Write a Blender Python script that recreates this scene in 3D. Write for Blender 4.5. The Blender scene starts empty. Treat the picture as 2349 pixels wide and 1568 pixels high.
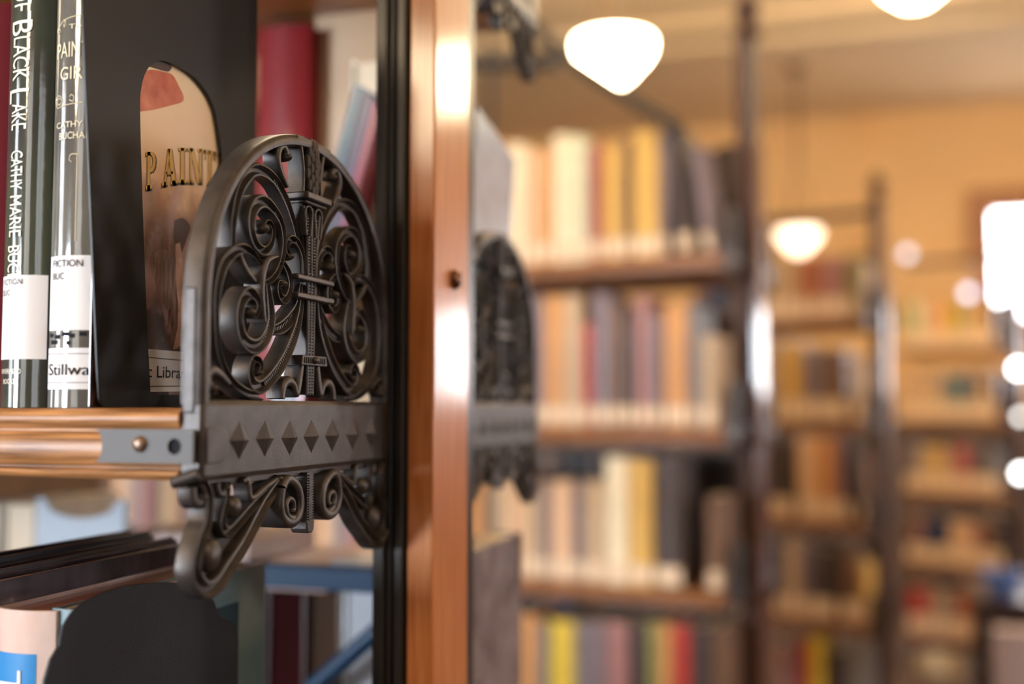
import bpy, math, random
from mathutils import Vector, Matrix, noise
random.seed(7)
S = bpy.context.scene
COL = S.collection
# ---------------------------------------------------------------- camera
CAM = Vector((0, 0, 1.35))
YAW, PITCH, FPX = math.radians(17.5), math.atan(148 / 2500), 2500.0
cd = bpy.data.cameras.new('camera'); cam = bpy.data.objects.new('camera', cd); COL.objects.link(cam)
cam.location = CAM; cam.rotation_euler = (math.pi / 2 + PITCH, 0, YAW)
cd.sensor_width = 36; cd.lens = FPX / 2349 * 36; cd.clip_start = .02; cd.clip_end = 60
cd.dof.use_dof = True; cd.dof.focus_distance = .642; cd.dof.aperture_fstop = 2.05; cd.dof.aperture_blades = 9
S.camera = cam
# ---------------------------------------------------------------- world and exposure
w = bpy.data.worlds.new('world'); S.world = w; w.use_nodes = True
bg = w.node_tree.nodes['Background']; bg.inputs[0].default_value = (.62, .78, 1, 1); bg.inputs[1].default_value = 1.2
vs = S.view_settings; vs.view_transform = 'Standard'; vs.look = 'None'; vs.gamma = 1; vs.use_curve_mapping = False
vs.exposure = 0.18
WINDOW_LIGHT = 6.0      # frosted daylight panes behind the reader
FAR_WINDOW_LIGHT = 14.0
LAMP_LIGHT = 29.0
# area lights: daylight entering by the windows of the wall behind and of the left wall
def area(name, loc, rot, sx, sy, power, color):
    l = bpy.data.lights.new(name, 'AREA'); l.shape = 'RECTANGLE'; l.size = sx; l.size_y = sy; l.energy = power; l.color = color
    o = bpy.data.objects.new(name, l); COL.objects.link(o); o.location = loc; o.rotation_euler = rot
    return o

# ---------------------------------------------------------------- helpers
FW = Vector((-math.sin(YAW) * math.cos(PITCH), math.cos(YAW) * math.cos(PITCH), math.sin(PITCH)))
RT = Vector((math.cos(YAW), math.sin(YAW), 0)); UP = RT.cross(FW)
def ray(u, v): return FW + RT * ((u - 1174.5) / FPX) + UP * ((784 - v) / FPX)
def onx(u, v, X): r = ray(u, v); return CAM + r * (X / r.x)
def ony(u, v, Y): r = ray(u, v); return CAM + r * (Y / r.y)
def onz(u, v, Z): r = ray(u, v); return CAM + r * ((Z - CAM.z) / r.z)

def link(o, parent=None):
    COL.objects.link(o)
    if parent is not None: o.parent = parent
    return o
def tag(o, label=None, cat=None, group=None, kind=None):
    if label: o['label'] = label
    if cat: o['category'] = cat
    if group: o['group'] = group
    if kind: o['kind'] = kind
    return o
def empty(name, loc=(0, 0, 0), parent=None):
    o = bpy.data.objects.new(name, None); o.location = loc; o.empty_display_size = .05
    return link(o, parent)

class MB:
    def __init__(s): s.v = []; s.f = []; s.m = []
    def add(s, vs, fs, mi=0):
        b = len(s.v); s.v += [tuple(p) for p in vs]; s.f += [tuple(i + b for i in f) for f in fs]; s.m += [mi] * len(fs); return s
    def box(s, a, b, mi=0):
        x0, y0, z0 = a; x1, y1, z1 = b
        return s.add([(x0,y0,z0),(x1,y0,z0),(x1,y1,z0),(x0,y1,z0),(x0,y0,z1),(x1,y0,z1),(x1,y1,z1),(x0,y1,z1)],
                     [(0,3,2,1),(4,5,6,7),(0,1,5,4),(1,2,6,5),(2,3,7,6),(3,0,4,7)], mi)
    def prism(s, pts, axis, a, b, mi=0):
        # pts: 2D outline; axis: 'x' (pts=y,z) 'y' (pts=x,z) 'z' (pts=x,y)
        n = len(pts)
        def P(p, t): return (t, p[0], p[1]) if axis == 'x' else (p[0], t, p[1]) if axis == 'y' else (p[0], p[1], t)
        vs = [P(p, a) for p in pts] + [P(p, b) for p in pts]
        fs = [(i, (i + 1) % n, n + (i + 1) % n, n + i) for i in range(n)] + [tuple(range(n))[::-1], tuple(range(n, 2 * n))]
        return s.add(vs, fs, mi)
    def ell(s, c, r, seg=14, rings=8, mi=0):
        vs = [(c[0], c[1], c[2] - r[2])]; fs = []
        for i in range(1, rings):
            t = math.pi * i / rings
            for j in range(seg):
                a = 2 * math.pi * j / seg
                vs.append((c[0] + r[0] * math.sin(t) * math.cos(a), c[1] + r[1] * math.sin(t) * math.sin(a), c[2] - r[2] * math.cos(t)))
        vs.append((c[0], c[1], c[2] + r[2])); L = len(vs) - 1
        for j in range(seg):
            fs.append((0, 1 + (j + 1) % seg, 1 + j)); fs.append((L, L - seg + j, L - seg + (j + 1) % seg))
            for i in range(rings - 2):
                a, b = 1 + i * seg + j, 1 + i * seg + (j + 1) % seg
                fs.append((a, b, b + seg, a + seg))
        return s.add(vs, fs, mi)
    def lathe(s, prof, c, axis='z', seg=24, mi=0):
        vs = []; fs = []; n = len(prof)
        for j in range(seg):
            a = 2 * math.pi * j / seg
            for r, h in prof:
                p = (r * math.cos(a), r * math.sin(a), h)
                if axis == 'y': p = (p[0], h, p[1])
                if axis == 'x': p = (h, p[0], p[1])
                vs.append((c[0] + p[0], c[1] + p[1], c[2] + p[2]))
        for j in range(seg):
            for i in range(n - 1):
                a, b = j * n + i, ((j + 1) % seg) * n + i
                fs.append((a, b, b + 1, a + 1))
        return s.add(vs, fs, mi)
    def tube(s, pts, r, seg=10, mi=0):
        pts = [Vector(p) for p in pts]; vs = []; fs = []
        for i, p in enumerate(pts):
            t = (pts[min(i + 1, len(pts) - 1)] - pts[max(i - 1, 0)]).normalized()
            a = t.orthogonal().normalized() if abs(t.z) > .99 else t.cross(Vector((0, 0, 1))).normalized()
            b = t.cross(a); rr = r[i] if isinstance(r, (list, tuple)) else r
            for j in range(seg):
                q = 2 * math.pi * j / seg; vs.append(p + a * rr * math.cos(q) + b * rr * math.sin(q))
        for i in range(len(pts) - 1):
            for j in range(seg):
                k = (j + 1) % seg; fs.append((i * seg + j, i * seg + k, (i + 1) * seg + k, (i + 1) * seg + j))
        fs.append(tuple(range(seg))[::-1]); fs.append(tuple(range(len(vs) - seg, len(vs))))
        return s.add(vs, fs, mi)
    def build(s, name, mats, parent=None, smooth=True, bevel=0, bseg=2, angle=40):
        me = bpy.data.meshes.new(name); me.from_pydata(s.v, [], s.f)
        if not isinstance(mats, (list, tuple)): mats = [mats]
        for m in mats: me.materials.append(m)
        for p, mi in zip(me.polygons, s.m): p.material_index = mi
        me.validate(); recalc(me)
        if smooth:
            me.polygons.foreach_set('use_smooth', [True] * len(me.polygons)); me.set_sharp_from_angle(angle=math.radians(angle))
        o = bpy.data.objects.new(name, me); link(o, parent)
        if bevel:
            b = o.modifiers.new('bevel', 'BEVEL'); b.width = bevel; b.segments = bseg; b.limit_method = 'ANGLE'; b.angle_limit = math.radians(35)
        return o
def recalc(me):
    import bmesh
    bm = bmesh.new(); bm.from_mesh(me); bmesh.ops.recalc_face_normals(bm, faces=bm.faces); bm.to_mesh(me); bm.free()

def catmull(P, n=6):
    out = []
    for i in range(len(P) - 1):
        p0 = P[max(i - 1, 0)]; p1 = P[i]; p2 = P[i + 1]; p3 = P[min(i + 2, len(P) - 1)]
        for k in range(n):
            t = k / n
            out.append(tuple(.5 * (2 * b + (c - a) * t + (2 * a - 5 * b + 4 * c - d) * t * t + (3 * b - a - 3 * c + d) * t ** 3) for a, b, c, d in zip(p0, p1, p2, p3)))
    out.append(tuple(P[-1])); return out

# ---------------------------------------------------------------- materials
def mat(name, color, rough=.5, metal=0, coat=0, bump=0, bscale=300, var=0, vscale=8, spec=.5, coat_rough=.05, stretch=None, var2=None, bdist=.001):
    m = bpy.data.materials.new(name); m.use_nodes = True; nt = m.node_tree; N = nt.nodes; L = nt.links
    b = N['Principled BSDF']; b.inputs['Base Color'].default_value = (*color, 1)
    b.inputs['Roughness'].default_value = rough; b.inputs['Metallic'].default_value = metal
    b.inputs['Coat Weight'].default_value = coat; b.inputs['Coat Roughness'].default_value = coat_rough
    b.inputs['Specular IOR Level'].default_value = spec
    tc = N.new('ShaderNodeTexCoord'); src = tc.outputs['Object']
    if stretch:
        mp = N.new('ShaderNodeMapping'); mp.inputs['Scale'].default_value = stretch; L.new(src, mp.inputs[0]); src = mp.outputs[0]
    if var or var2:
        n = N.new('ShaderNodeTexNoise'); n.inputs['Scale'].default_value = vscale; n.inputs['Detail'].default_value = 5; L.new(src, n.inputs['Vector'])
        r = N.new('ShaderNodeValToRGB'); L.new(n.outputs['Fac'], r.inputs[0])
        c2 = var2 or tuple(min(1, c * (1 + var)) for c in color); c1 = tuple(c * (1 - var) for c in color)
        r.color_ramp.elements[0].position = .33; r.color_ramp.elements[0].color = (*c1, 1)
        r.color_ramp.elements[1].position = .67; r.color_ramp.elements[1].color = (*c2, 1)
        L.new(r.outputs[0], b.inputs['Base Color'])
    if bump:
        n = N.new('ShaderNodeTexNoise'); n.inputs['Scale'].default_value = bscale; n.inputs['Detail'].default_value = 3; L.new(tc.outputs['Object'], n.inputs['Vector'])
        bp = N.new('ShaderNodeBump'); bp.inputs['Strength'].default_value = bump; bp.inputs['Distance'].default_value = bdist
        L.new(n.outputs['Fac'], bp.inputs['Height']); L.new(bp.outputs[0], b.inputs['Normal'])
        if coat: L.new(bp.outputs[0], b.inputs['Coat Normal'])
    return m
def emit(name, color, strength):
    m = bpy.data.materials.new(name); m.use_nodes = True; nt = m.node_tree
    b = nt.nodes['Principled BSDF']; b.inputs['Base Color'].default_value = (.8, .8, .8, 1)
    b.inputs['Emission Color'].default_value = (*color, 1); b.inputs['Emission Strength'].default_value = strength
    return m
_mc = {}
def cmat(color, rough=.45, coat=.6):
    k = (tuple(round(c, 3) for c in color), rough, coat)
    if k not in _mc: _mc[k] = mat('book_cloth', color, rough=rough, coat=coat, coat_rough=.12, var=.12, vscale=40)
    return _mc[k]
IRON = mat('cast_iron', (.062, .052, .048), rough=.38, metal=.5, bump=.35, bscale=1500, var=.25, vscale=90, bdist=.0004)
IRON2 = mat('painted_grey_steel', (.14, .14, .145), rough=.6, metal=.1, spec=.25, bump=.1, bscale=1800, bdist=.0003)
BLACKSTEEL = mat('black_steel', (.013, .010, .008), spec=.35, rough=.42, bump=.25, bscale=2400, bdist=.0003)
BLACKPL = mat('black_textured_plate', (.010, .012, .017), spec=.3, rough=.5, bump=.6, bscale=1100, bdist=.0006)
POSTIRON = mat('dark_post_iron', (.03, .024, .02), rough=.3, metal=.3)
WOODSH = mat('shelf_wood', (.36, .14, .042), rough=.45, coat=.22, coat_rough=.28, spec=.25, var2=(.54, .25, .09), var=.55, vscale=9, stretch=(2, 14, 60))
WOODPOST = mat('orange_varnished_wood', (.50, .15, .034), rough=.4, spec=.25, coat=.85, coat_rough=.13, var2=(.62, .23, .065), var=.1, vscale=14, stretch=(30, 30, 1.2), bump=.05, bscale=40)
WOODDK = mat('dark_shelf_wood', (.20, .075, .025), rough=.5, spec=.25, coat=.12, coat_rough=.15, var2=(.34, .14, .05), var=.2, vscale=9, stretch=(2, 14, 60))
PAPER = mat('page_edges', (.74, .60, .42), rough=.8, var=.08, vscale=60, stretch=(30, 1, 1))
WHITE = mat('white_label_paper', (.80, .79, .80), rough=.5, coat=.12, spec=.2)
INK = mat('black_ink', (.015, .015, .02), rough=.7, spec=.1)
WHITEINK = mat('white_foil_lettering', (.9, .86, .72), rough=.3, coat=.5)
CREAMINK = mat('cream_foil_lettering', (.85, .74, .5), rough=.3, coat=.5)
GOLD = mat('gold_lettering', (.66, .40, .09), rough=.5)
GOLDSH = mat('lettering_outline_brown', (.07, .035, .02), rough=.5)

# ---------------------------------------------------------------- lettering
def text_verts(body, size=1.0, sx=1.0):
    c = bpy.data.curves.new('t', 'FONT'); c.body = body; c.size = size; c.resolution_u = 3
    o = bpy.data.objects.new('t', c); COL.objects.link(o)
    dg = bpy.context.evaluated_depsgraph_get(); me = bpy.data.meshes.new_from_object(o.evaluated_get(dg))
    vs = [(v.co.x * sx, v.co.y) for v in me.vertices]; fs = [tuple(p.vertices) for p in me.polygons]
    bpy.data.objects.remove(o); bpy.data.curves.remove(c); bpy.data.meshes.remove(me)
    x0 = min(v[0] for v in vs); x1 = max(v[0] for v in vs); y0 = min(v[1] for v in vs); y1 = max(v[1] for v in vs)
    return [(x - x0, y) for x, y in vs], fs, x1 - x0, y0, y1
def fit_text(body, W, H):
    """lettering W wide, capitals H high, lower left at 0,0"""
    vs, fs, tw, y0, y1 = text_verts(body); cap = .73
    return [(x * W / tw, y * H / cap) for x, y in vs], fs

# ================================================================ the cast iron shelf bracket
X0 = -.317                      # face of the bracket
TH = .0095                      # its depth
def B(u, v): p = onx(u, v, X0); return (p.y, p.z)
YL = B(458, 915)[0]; YR = B(889, 918)[0]; YC = .5 * (YL + YR)
ZT, ZB = B(462, 917)[1], B(458, 1104)[1]
GROOVE = [(-1, -TH), (-1, -.0012), (-.88, -.0002), (-.66, 0), (-.5, -.0016), (-.25, -.0034), (.25, -.0034), (.5, -.0016), (.66, 0), (.88, -.0002), (1, -.0012), (1, -TH)]
ROUND = [(-1, -TH), (-1, -.0022), (-.85, -.0010), (-.5, -.0002), (0, 0), (.5, -.0002), (.85, -.0010), (1, -.0022), (1, -TH)]
def ribbon(mb, P, wid, prof=GROOVE, lift=0, back=TH, n=6):
    C = catmull(P, n); N = len(C); rows = []
    for i, (y, z) in enumerate(C):
        a = C[max(i - 1, 0)]; b = C[min(i + 1, N - 1)]
        ty, tz = b[0] - a[0], b[1] - a[1]; l = math.hypot(ty, tz) or 1; ny, nz = -tz / l, ty / l
        t = i / (N - 1)
        if isinstance(wid, (tuple, list)):
            k = t * (len(wid) - 1); j = min(int(k), len(wid) - 2); hw = (wid[j] + (wid[j + 1] - wid[j]) * (k - j)) / 2
        else: hw = wid / 2
        g = min(1, hw / .0022)
        for o, h in prof:
            hh = -back if h == -TH else h * g + lift
            rows.append((X0 + hh, y + ny * o * hw, z + nz * o * hw))
    m = len(prof); fs = []
    for i in range(N - 1):
        for j in range(m):
            k = (j + 1) % m; fs.append((i * m + j, i * m + k, (i + 1) * m + k, (i + 1) * m + j))
    fs.append(tuple(range(m))); fs.append(tuple(range((N - 1) * m, N * m))[::-1])
    mb.add(rows, fs); return C
def beads(mb, C, t0, t1, step=.0019, off=0.0, r=(.0011, .0006), lift=0, wid=.003):
    L = 0; nxt = 0; tot = sum(math.dist(C[i], C[i + 1]) for i in range(len(C) - 1))
    for i in range(len(C) - 1):
        a, b = C[i], C[i + 1]; d = math.dist(a, b)
        if d < 1e-7: continue
        ty, tz = (b[0] - a[0]) / d, (b[1] - a[1]) / d
        while nxt <= L + d:
            q = (nxt - L) / d; s = nxt / tot
            if t0 <= s <= t1:
                y = a[0] + ty * d * q - tz * off; z = a[1] + tz * d * q + ty * off
                w2 = wid / 2; h = .0005; x = X0 - .0034 + lift; H = .0017
                ny, nz = -tz, ty
                vs = []
                for dx, k in ((0, 1), (H, .55)):
                    for sy, sz in ((-1, -1), (1, -1), (1, 1), (-1, 1)):
                        vs.append((x + dx, y + ny * sy * w2 * k + ty * sz * h, z + nz * sy * w2 * k + tz * sz * h))
                mb.add(vs, [(0, 3, 2, 1), (4, 5, 6, 7), (0, 1, 5, 4), (1, 2, 6, 5), (2, 3, 7, 6), (3, 0, 4, 7)])
            nxt += step
        L += d
# traced scroll work of the front half, (points, widths, profile, lift, bead range, end knob radius)
SC = [
 ('A', [(696,632),(691,575),(683,525),(670,480),(656,445),(637,412),(612,392),(590,390),(570,410),(555,440),(546,480),(541,520),(540,566)], [.0042,.006,.0075,.0075,.0075,.0065,.006], GROOVE, -.001, (.03,.45), 0),
 ('B', [(598,650),(622,640),(642,606),(650,560),(645,515),(628,482),(608,463),(590,466),(577,490),(575,522),(581,550),(594,570),(608,574),(621,557),(625,532),(619,513),(610,512),(606,524)], [.003,.005,.0055,.006,.0075,.0085,.008,.007,.006,.005,.004,.004,.0035], GROOVE, .0012, (.12,.4), .0032),
 ('C', [(597,603),(582,581),(560,569),(538,578),(518,601),(506,633),(499,672),(497,722),(499,773),(504,811),(518,849),(541,881),(572,902),(604,908)], [.0028,.005,.0065,.0075,.008,.007,.006,.005,.005,.005,.0055,.005], GROOVE, .0004, None, 0),
 ('D', [(694,668),(689,712),(682,748),(669,787),(651,827),(627,862),(603,885),(585,884),(575,864),(575,840),(583,823),(594,826),(599,841),(593,855)], [.004,.007,.009,.0095,.009,.0075,.006,.005,.004,.0035], GROOVE, .0008, (.12,.62), .0022),
 ('E', [(610,648),(616,690),(619,733),(610,770),(592,792),(572,792),(555,774),(547,745),(548,710),(558,682),(573,671),(586,682),(591,703),(584,721),(574,716)], [.004,.0085,.0095,.0095,.009,.008,.008,.008,.0075,.006,.0048,.0042], GROOVE, .0014, (.08,.5), .0032),
 ('F', [(632,588),(612,596),(602,622),(598,660),(600,705),(603,738)], [.0015,.004,.0048,.0045,.004,.0022], ROUND, .0022, None, 0),
 ('G', [(646,598),(660,620),(667,648),(664,672),(655,687),(645,682),(640,664),(642,650),(650,650)], [.0035,.0065,.0065,.006,.005,.0045,.004], GROOVE, .0006, (.05,.4), .003),
 ('H', [(694,650),(688,700),(672,729),(652,749),(630,757)], [.004,.0085,.0095,.009,.006], GROOVE, -.0004, (.15,.95), 0),
 ('I', [(697,628),(695,590),(685,561),(671,548),(660,556),(659,574),(665,588)], [.0035,.0055,.0055,.005,.0045,.0035], GROOVE, .0008, (.05,.5), .0026),
 ('J', [(661,428),(648,395),(641,366),(643,343),(652,334),(660,346),(661,361)], [.0028,.0045,.0055,.005,.0045,.004], ROUND, .0006, None, .0026),
 ('K', [(527,880),(510,860),(493,849),(481,858),(481,878),(490,890)], [.0035,.005,.006,.0055,.005,.004], ROUND, .0006, None, .003),
 ('L', [(552,580),(560,602),(572,625),(588,645)], [.002,.0045,.004,.003], ROUND, .0004, None, 0),
 ('N', [(692,838),(688,870),(682,903),(676,884),(667,874),(656,878),(650,894),(648,914)], [.005,.006,.0045,.0055,.006,.0055,.005], ROUND, .0012, None, 0),
]
LOW = [
 ('U', [(470,1106),(481,1140),(478,1195),(465,1232),(454,1278),(452,1318),(466,1346),(484,1352),(507,1334),(534,1292),(563,1248),(590,1195),(613,1152),(634,1120),(650,1100)], [.006,.0075,.0085,.009,.0095,.010,.010,.0095,.009,.008,.006], GROOVE, .0006, None, 0),
 ('V', [(526,1104),(524,1143),(515,1185),(515,1209),(528,1221),(549,1201),(584,1161),(622,1123),(648,1099)], [.0045,.005,.006,.0065,.0065,.006,.005], GROOVE, 0, None, 0),
 ('W', [(560,1104),(569,1100),(574,1117),(577,1139),(587,1140),(611,1118),(642,1097)], [.003,.004,.004,.0042,.0042,.0035], ROUND, .0004, None, .0022),
 ('S', [(503,1108),(506,1126),(515,1135),(522,1120)], [.004,.004,.004,.003], ROUND, 0, None, .0022),
 ('T', [(452,1118),(455,1146),(466,1156),(474,1140)], [.005,.006,.005,.004], ROUND, -.001, None, .003),
 ('O', [(640,1120),(636,1156),(640,1182),(650,1196),(664,1197),(677,1182),(682,1155),(677,1122),(664,1103),(650,1100),(641,1118)], [.0045,.0045,.006,.0065,.0065,.006,.0055,.005], ROUND, .0042, None, 0),
 ('P', [(668,1190),(654,1184),(648,1162),(654,1144),(664,1148),(666,1166),(659,1172)], [.0055,.0045,.004,.0036,.003,.0025], ROUND, .0036, None, .0014),
]
def mir(P, m): return [(2 * YC - y, z) if m else (y, z) for y, z in P]
def make_bracket(parent):
    br = None
    mb = MB()                                       # the flat diamond-studded arm is the bracket's own mesh
    zt, zb = ZT, ZB; c = .0022
    out = [(YL, zb + c), (YL, zt - c), (YL + c, zt), (YR - c, zt), (YR, zt - c), (YR, zb + c), (YR - c, zb), (YL + c, zb)]
    mb.prism(out, 'x', X0 - TH - .001, X0 + .0005)
    ins = [(y + (.0018 if y < YC else -.0018), z + (.0022 if z < (zt + zb) / 2 else -.0022)) for y, z in out]
    n = 8
    mb.add([(X0 + .0005, y, z) for y, z in out] + [(X0 + .0022, y, z) for y, z in ins], [(i, (i + 1) % n, n + (i + 1) % n, n + i) for i in range(n)] + [tuple(range(n, 2 * n))])
    br = mb.build('shelf_bracket', IRON, parent, angle=30, bevel=.0005)
    def sub(m, name, **k): return m.build(name, IRON, br, **k)
    for u, v in ((541,1009),(600,1005),(657,1003),(707,1000),(755,998),(802,996),(845,993)):
        y, z = B(u, v); hy, hz = .0104, .0106; mb = MB(); x = X0 + .0021
        mb.add([(x, y - hy, z), (x, y, z + hz), (x, y + hy, z), (x, y, z - hz), (x + .0034, y, z)], [(0, 4, 1), (1, 4, 2), (2, 4, 3), (3, 4, 0), (0, 1, 2, 3)])
        sub(mb, 'diamond_stud', smooth=False)
    mb = MB(); mb.box((X0 - TH, YL + .006, ZB - .0042), (X0 - .0035, YR - .002, ZB + .001)); sub(mb, 'shade_lip', bevel=.0008)  # added strip closing the gap under the arm, so it stays dark
    # rounded hook tab where the arm meets the shelf clip
    mb = MB(); y0, z0 = B(462, 1064); y1, z1 = B(514, 976); r = (z0 - z1) * -.5; zc = (z0 + z1) / 2
    pts = [(y0, z0), (y0, z1)] + [(y1 - .010 + .010 * math.sin(a), zc + (z1 - zc) * math.cos(a)) for a in [math.pi * k / 12 for k in range(1, 12)]]
    mb.prism(pts, 'x', X0, X0 + .0034); sub(mb, 'hook_tab', bevel=.0006)
    # arched rim with straight feet
    R = (YR - YL) / 2 - .0035; top = B(674, 300)[1]; P = [(YL + .0035, ZT - .002)]
    for k in range(0, 33):
        a = math.pi - math.pi * k / 32
        h = top - .0035 - ZT
        st = h * .30
        P.append((YC + R * math.cos(a), ZT + st + (h - st) * abs(math.sin(a)) ** .92))
    P.append((YR - .0035, ZT - .002))
    mb = MB(); RIM = [(-1, -TH - .003), (-1, -.002), (-.75, 0), (-.2, .0006), (.3, .0004), (.8, -.0006), (1, -.0022), (1, -TH - .003)]
    ribbon(mb, P, .0072, RIM, .0016, TH + .0015, n=3); sub(mb, 'arched_rim')
    # front foot of the rim: pale end block, toe knob
    mb = MB(); y, z = B(455, 950)
    mb.box((X0 - TH - .0005, YL - .0006, ZB + .034), (X0 - .0025, YL + .003, ZT + .058)); sub(mb, 'front_bead', bevel=.0012)
    mb = MB(); mb.tube([(X0 - TH - .004, YL - .003, ZB - .001), (X0 + .0002, YL + .001, ZB + .004)], [.0032, .0036], 12)
    sub(mb, 'toe_knob', bevel=.001)
    for m in (0, 1):
        for key, pts, wd, prof, lift, bd, knob in SC:
            P = mir([B(*p) for p in pts], m); mb = MB(); Cc = ribbon(mb, P, wd, prof, lift)
            if bd: beads(mb, Cc, bd[0], bd[1], lift=lift, wid=.0034)
            if knob: mb.ell((X0 - TH / 2 + .001 + lift, P[-1][0], P[-1][1]), (TH / 2 + .0012, knob, knob))
            sub(mb, 'scroll')
        for key, pts, wd, prof, lift, bd, knob in LOW:
            P = mir([B(*p) for p in pts], m); mb = MB()
            bk = TH + .006 if key == 'O' else TH
            ribbon(mb, P, wd, prof, lift, bk)
            if knob: mb.ell((X0 - TH / 2 + .001 + lift, P[-1][0], P[-1][1]), (TH / 2 + .001, knob, knob))
            sub(mb, 'volute' if key in 'OP' else 'lower_scroll')
        for (u, v, ry, rz) in ((543, 1162, .0064, .0062), (493, 1274, .0085, .0088)):
            (y, z), = mir([B(u, v)], m); mb = MB(); mb.ell((X0 - .004, y, z), (.0058, ry, rz), 20, 10); sub(mb, 'oval_boss')
        mb = MB(); W = mir([B(*p) for p in ((478,1206),(466,1235),(456,1280),(455,1318),(467,1342),(484,1346),(505,1330),(532,1288),(560,1243),(586,1190),(600,1160),(560,1195),(530,1225),(512,1212),(512,1190))], m)
        mb.prism(W, 'x', X0 - TH, X0 - .0055); sub(mb, 'recess_web')
    # centre stem -----------------------------------------------------------
    def sym(pts): return [(YC + y, z) for y, z in pts] + [(YC - y, z) for y, z in reversed(pts)]
    Zv = lambda v: B(702, v)[1]
    mb = MB()
    mb.prism(sym([(-.0048, Zv(905)), (-.0040, Zv(840)), (-.0046, Zv(700)), (-.0056, Zv(620)), (-.0095, Zv(520)), (-.0130, Zv(468))])[::-1], 'x', X0 - TH, X0 - .0005)
    for o in (-1, 0, 1):
        mb.tube([(X0 + .0002, YC + o * .0105, Zv(474)), (X0 + .0002, YC + o * .0078, Zv(530)), (X0 + .0004, YC + o * .0046, Zv(620)), (X0 + .0004, YC + o * .0038, Zv(700)), (X0, YC + o * .0034, Zv(905))], .0011, 8)
    for v in range(500, 900, 7): 
        for o in (-1, 1):
            k = .0055 if v < 540 else .0035 if v < 620 else .0022
            mb.box((X0 - .001, YC + o * k - .0011, Zv(v) - .0004), (X0 + .0008, YC + o * k + .0011, Zv(v) + .0004))
    sub(mb, 'centre_stem')
    mb = MB()
    for o in (-1, 1):   # two arched flutes under the cap
        cy = YC + o * .0062; pts = [(cy - .0042, Zv(545)), (cy + .0042, Zv(545))]
        pts = [(cy + .0046 * math.cos(a), Zv(492) + .0052 * math.sin(a)) for a in [math.pi * k / 10 for k in range(11)]]
        ribbon(mb, [(cy + .0046 * .6, Zv(540))] + pts + [(cy - .0046 * .6, Zv(540))], .0016, ROUND, .0022, n=2)
    sub(mb, 'flute_arch')
    mb = MB(); mb.box((X0 - TH, YC - .0155, Zv(461)), (X0 + .0062, YC + .0155, Zv(444))); mb.box((X0 - TH, YC - .0135, Zv(470)), (X0 + .0036, YC + .0135, Zv(461)))
    sub(mb, 'capital', bevel=.0009)
    mb = MB(); mb.prism(sym([(-.0165, Zv(322)), (-.0120, Zv(360)), (-.0098, Zv(400)), (-.0112, Zv(445))]), 'x', X0 - TH, X0 - .003)
    for o in (-1, 1): ribbon(mb, [(YC + o * .0165, Zv(320)), (YC + o * .0130, Zv(360)), (YC + o * .0110, Zv(400)), (YC + o * .0116, Zv(446))], .0026, ROUND, .0012)
    mb.box((X0 - TH, YC - .021, Zv(330)), (X0 + .002, YC + .021, Zv(321)))
    sub(mb, 'upper_stem')
    mb = MB()
    zt2, zb2 = Zv(322), Zv(443)
    for r in range(9):
        t = r / 8; z = zb2 + (zt2 - zb2) * (.06 + .84 * t); wv = .0075 * math.sin(math.pi * (.12 + .76 * t)) + .001
        for o in (-1, 0, 1) if r % 2 else (-.5, .5):
            mb.ell((X0 + .0015 - abs(o) * .0015, YC + o * wv * .8, z), (.0030, .0024, .0054), 8, 6)
    mb.ell((X0 - .001, YC, (zt2 + zb2) / 2), (.004, .0072, (zt2 - zb2) / 2)); sub(mb, 'wheat_ear')
    for va, vb, wdt, xx in ((634, 647, .0235, .0044), (675, 689, .0235, .0044)):
        mb = MB(); mb.box((X0 - TH, YC - wdt, Zv(vb)), (X0 + xx, YC + wdt, Zv(va))); sub(mb, 'cross_band', bevel=.0009)
    mb = MB(); mb.prism([(YC - .0150, Zv(815)), (YC + .0150, Zv(815)), (YC + .0165, Zv(838)), (YC - .0165, Zv(838))], 'x', X0 - TH, X0 + .0035)
    mb.ell((X0 + .0040, YC, Zv(826)), (.0022, .0034, .0022))
    for k in range(-5, 6):
        if abs(k) > 1: mb.box((X0 + .003, YC + k * .0026 - .0004, Zv(834)), (X0 + .0041, YC + k * .0026 + .0004, Zv(819)))
    sub(mb, 'beaded_collar', bevel=.0005)
    mb = MB(); Zl = lambda v: B(688, v)[1]
    mb.box((X0 - TH, YC - .0035, Zl(1200)), (X0 + .001, YC + .0035, Zl(1085)))
    for v in range(1092, 1200, 6): mb.box((X0, YC - .0028, Zl(v) - .0004), (X0 + .0022, YC + .0028, Zl(v) + .0004))
    sub(mb, 'lower_stem')
    mb = MB(); z0 = Zl(1194); z1 = Zl(1226)
    mb.prism([(YC - .0050, z0), (YC + .0050, z0), (YC + .0046, z1 + .002), (YC + .0025, z1), (YC - .0025, z1), (YC - .0046, z1 + .002)], 'x', X0 - TH, X0 + .002)
    sub(mb, 'stem_tip', bevel=.001)
    return br

# ================================================================ the two-sided library stack
stack = empty('library_stack', (-.317, .79, 0))
tag(stack, 'nearest two-sided library stack: ornate dark cast-iron bracket, wooden shelf and orange post', 'bookshelf')
LOCI = Matrix.Translation(stack.location).inverted()
def sp(o):               # keep world coordinates for a part of the stack
    o.matrix_parent_inverse = LOCI; return o
br = sp(make_bracket(stack))
PY0, PY1 = YR - .002, .855            # depth of the central post
BACKY = PY1 + (YR - YL)
def copy_bracket(dz, mirror):
    c = br.copy(); COL.objects.link(c); c.parent = stack
    if mirror: c.scale = (1, -1, 1); c.location = (0, YR + PY1, dz)
    else: c.location = (0, 0, dz)
    c.matrix_parent_inverse = LOCI
    for ch in br.children:
        d = ch.copy(); COL.objects.link(d); d.parent = c
    return c
copy_bracket(0, True); copy_bracket(.437, True); copy_bracket(-.437, True); copy_bracket(.437, False); copy_bracket(-.437, False)
SHT = 1.3492                      # top of the eye-level shelf
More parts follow.
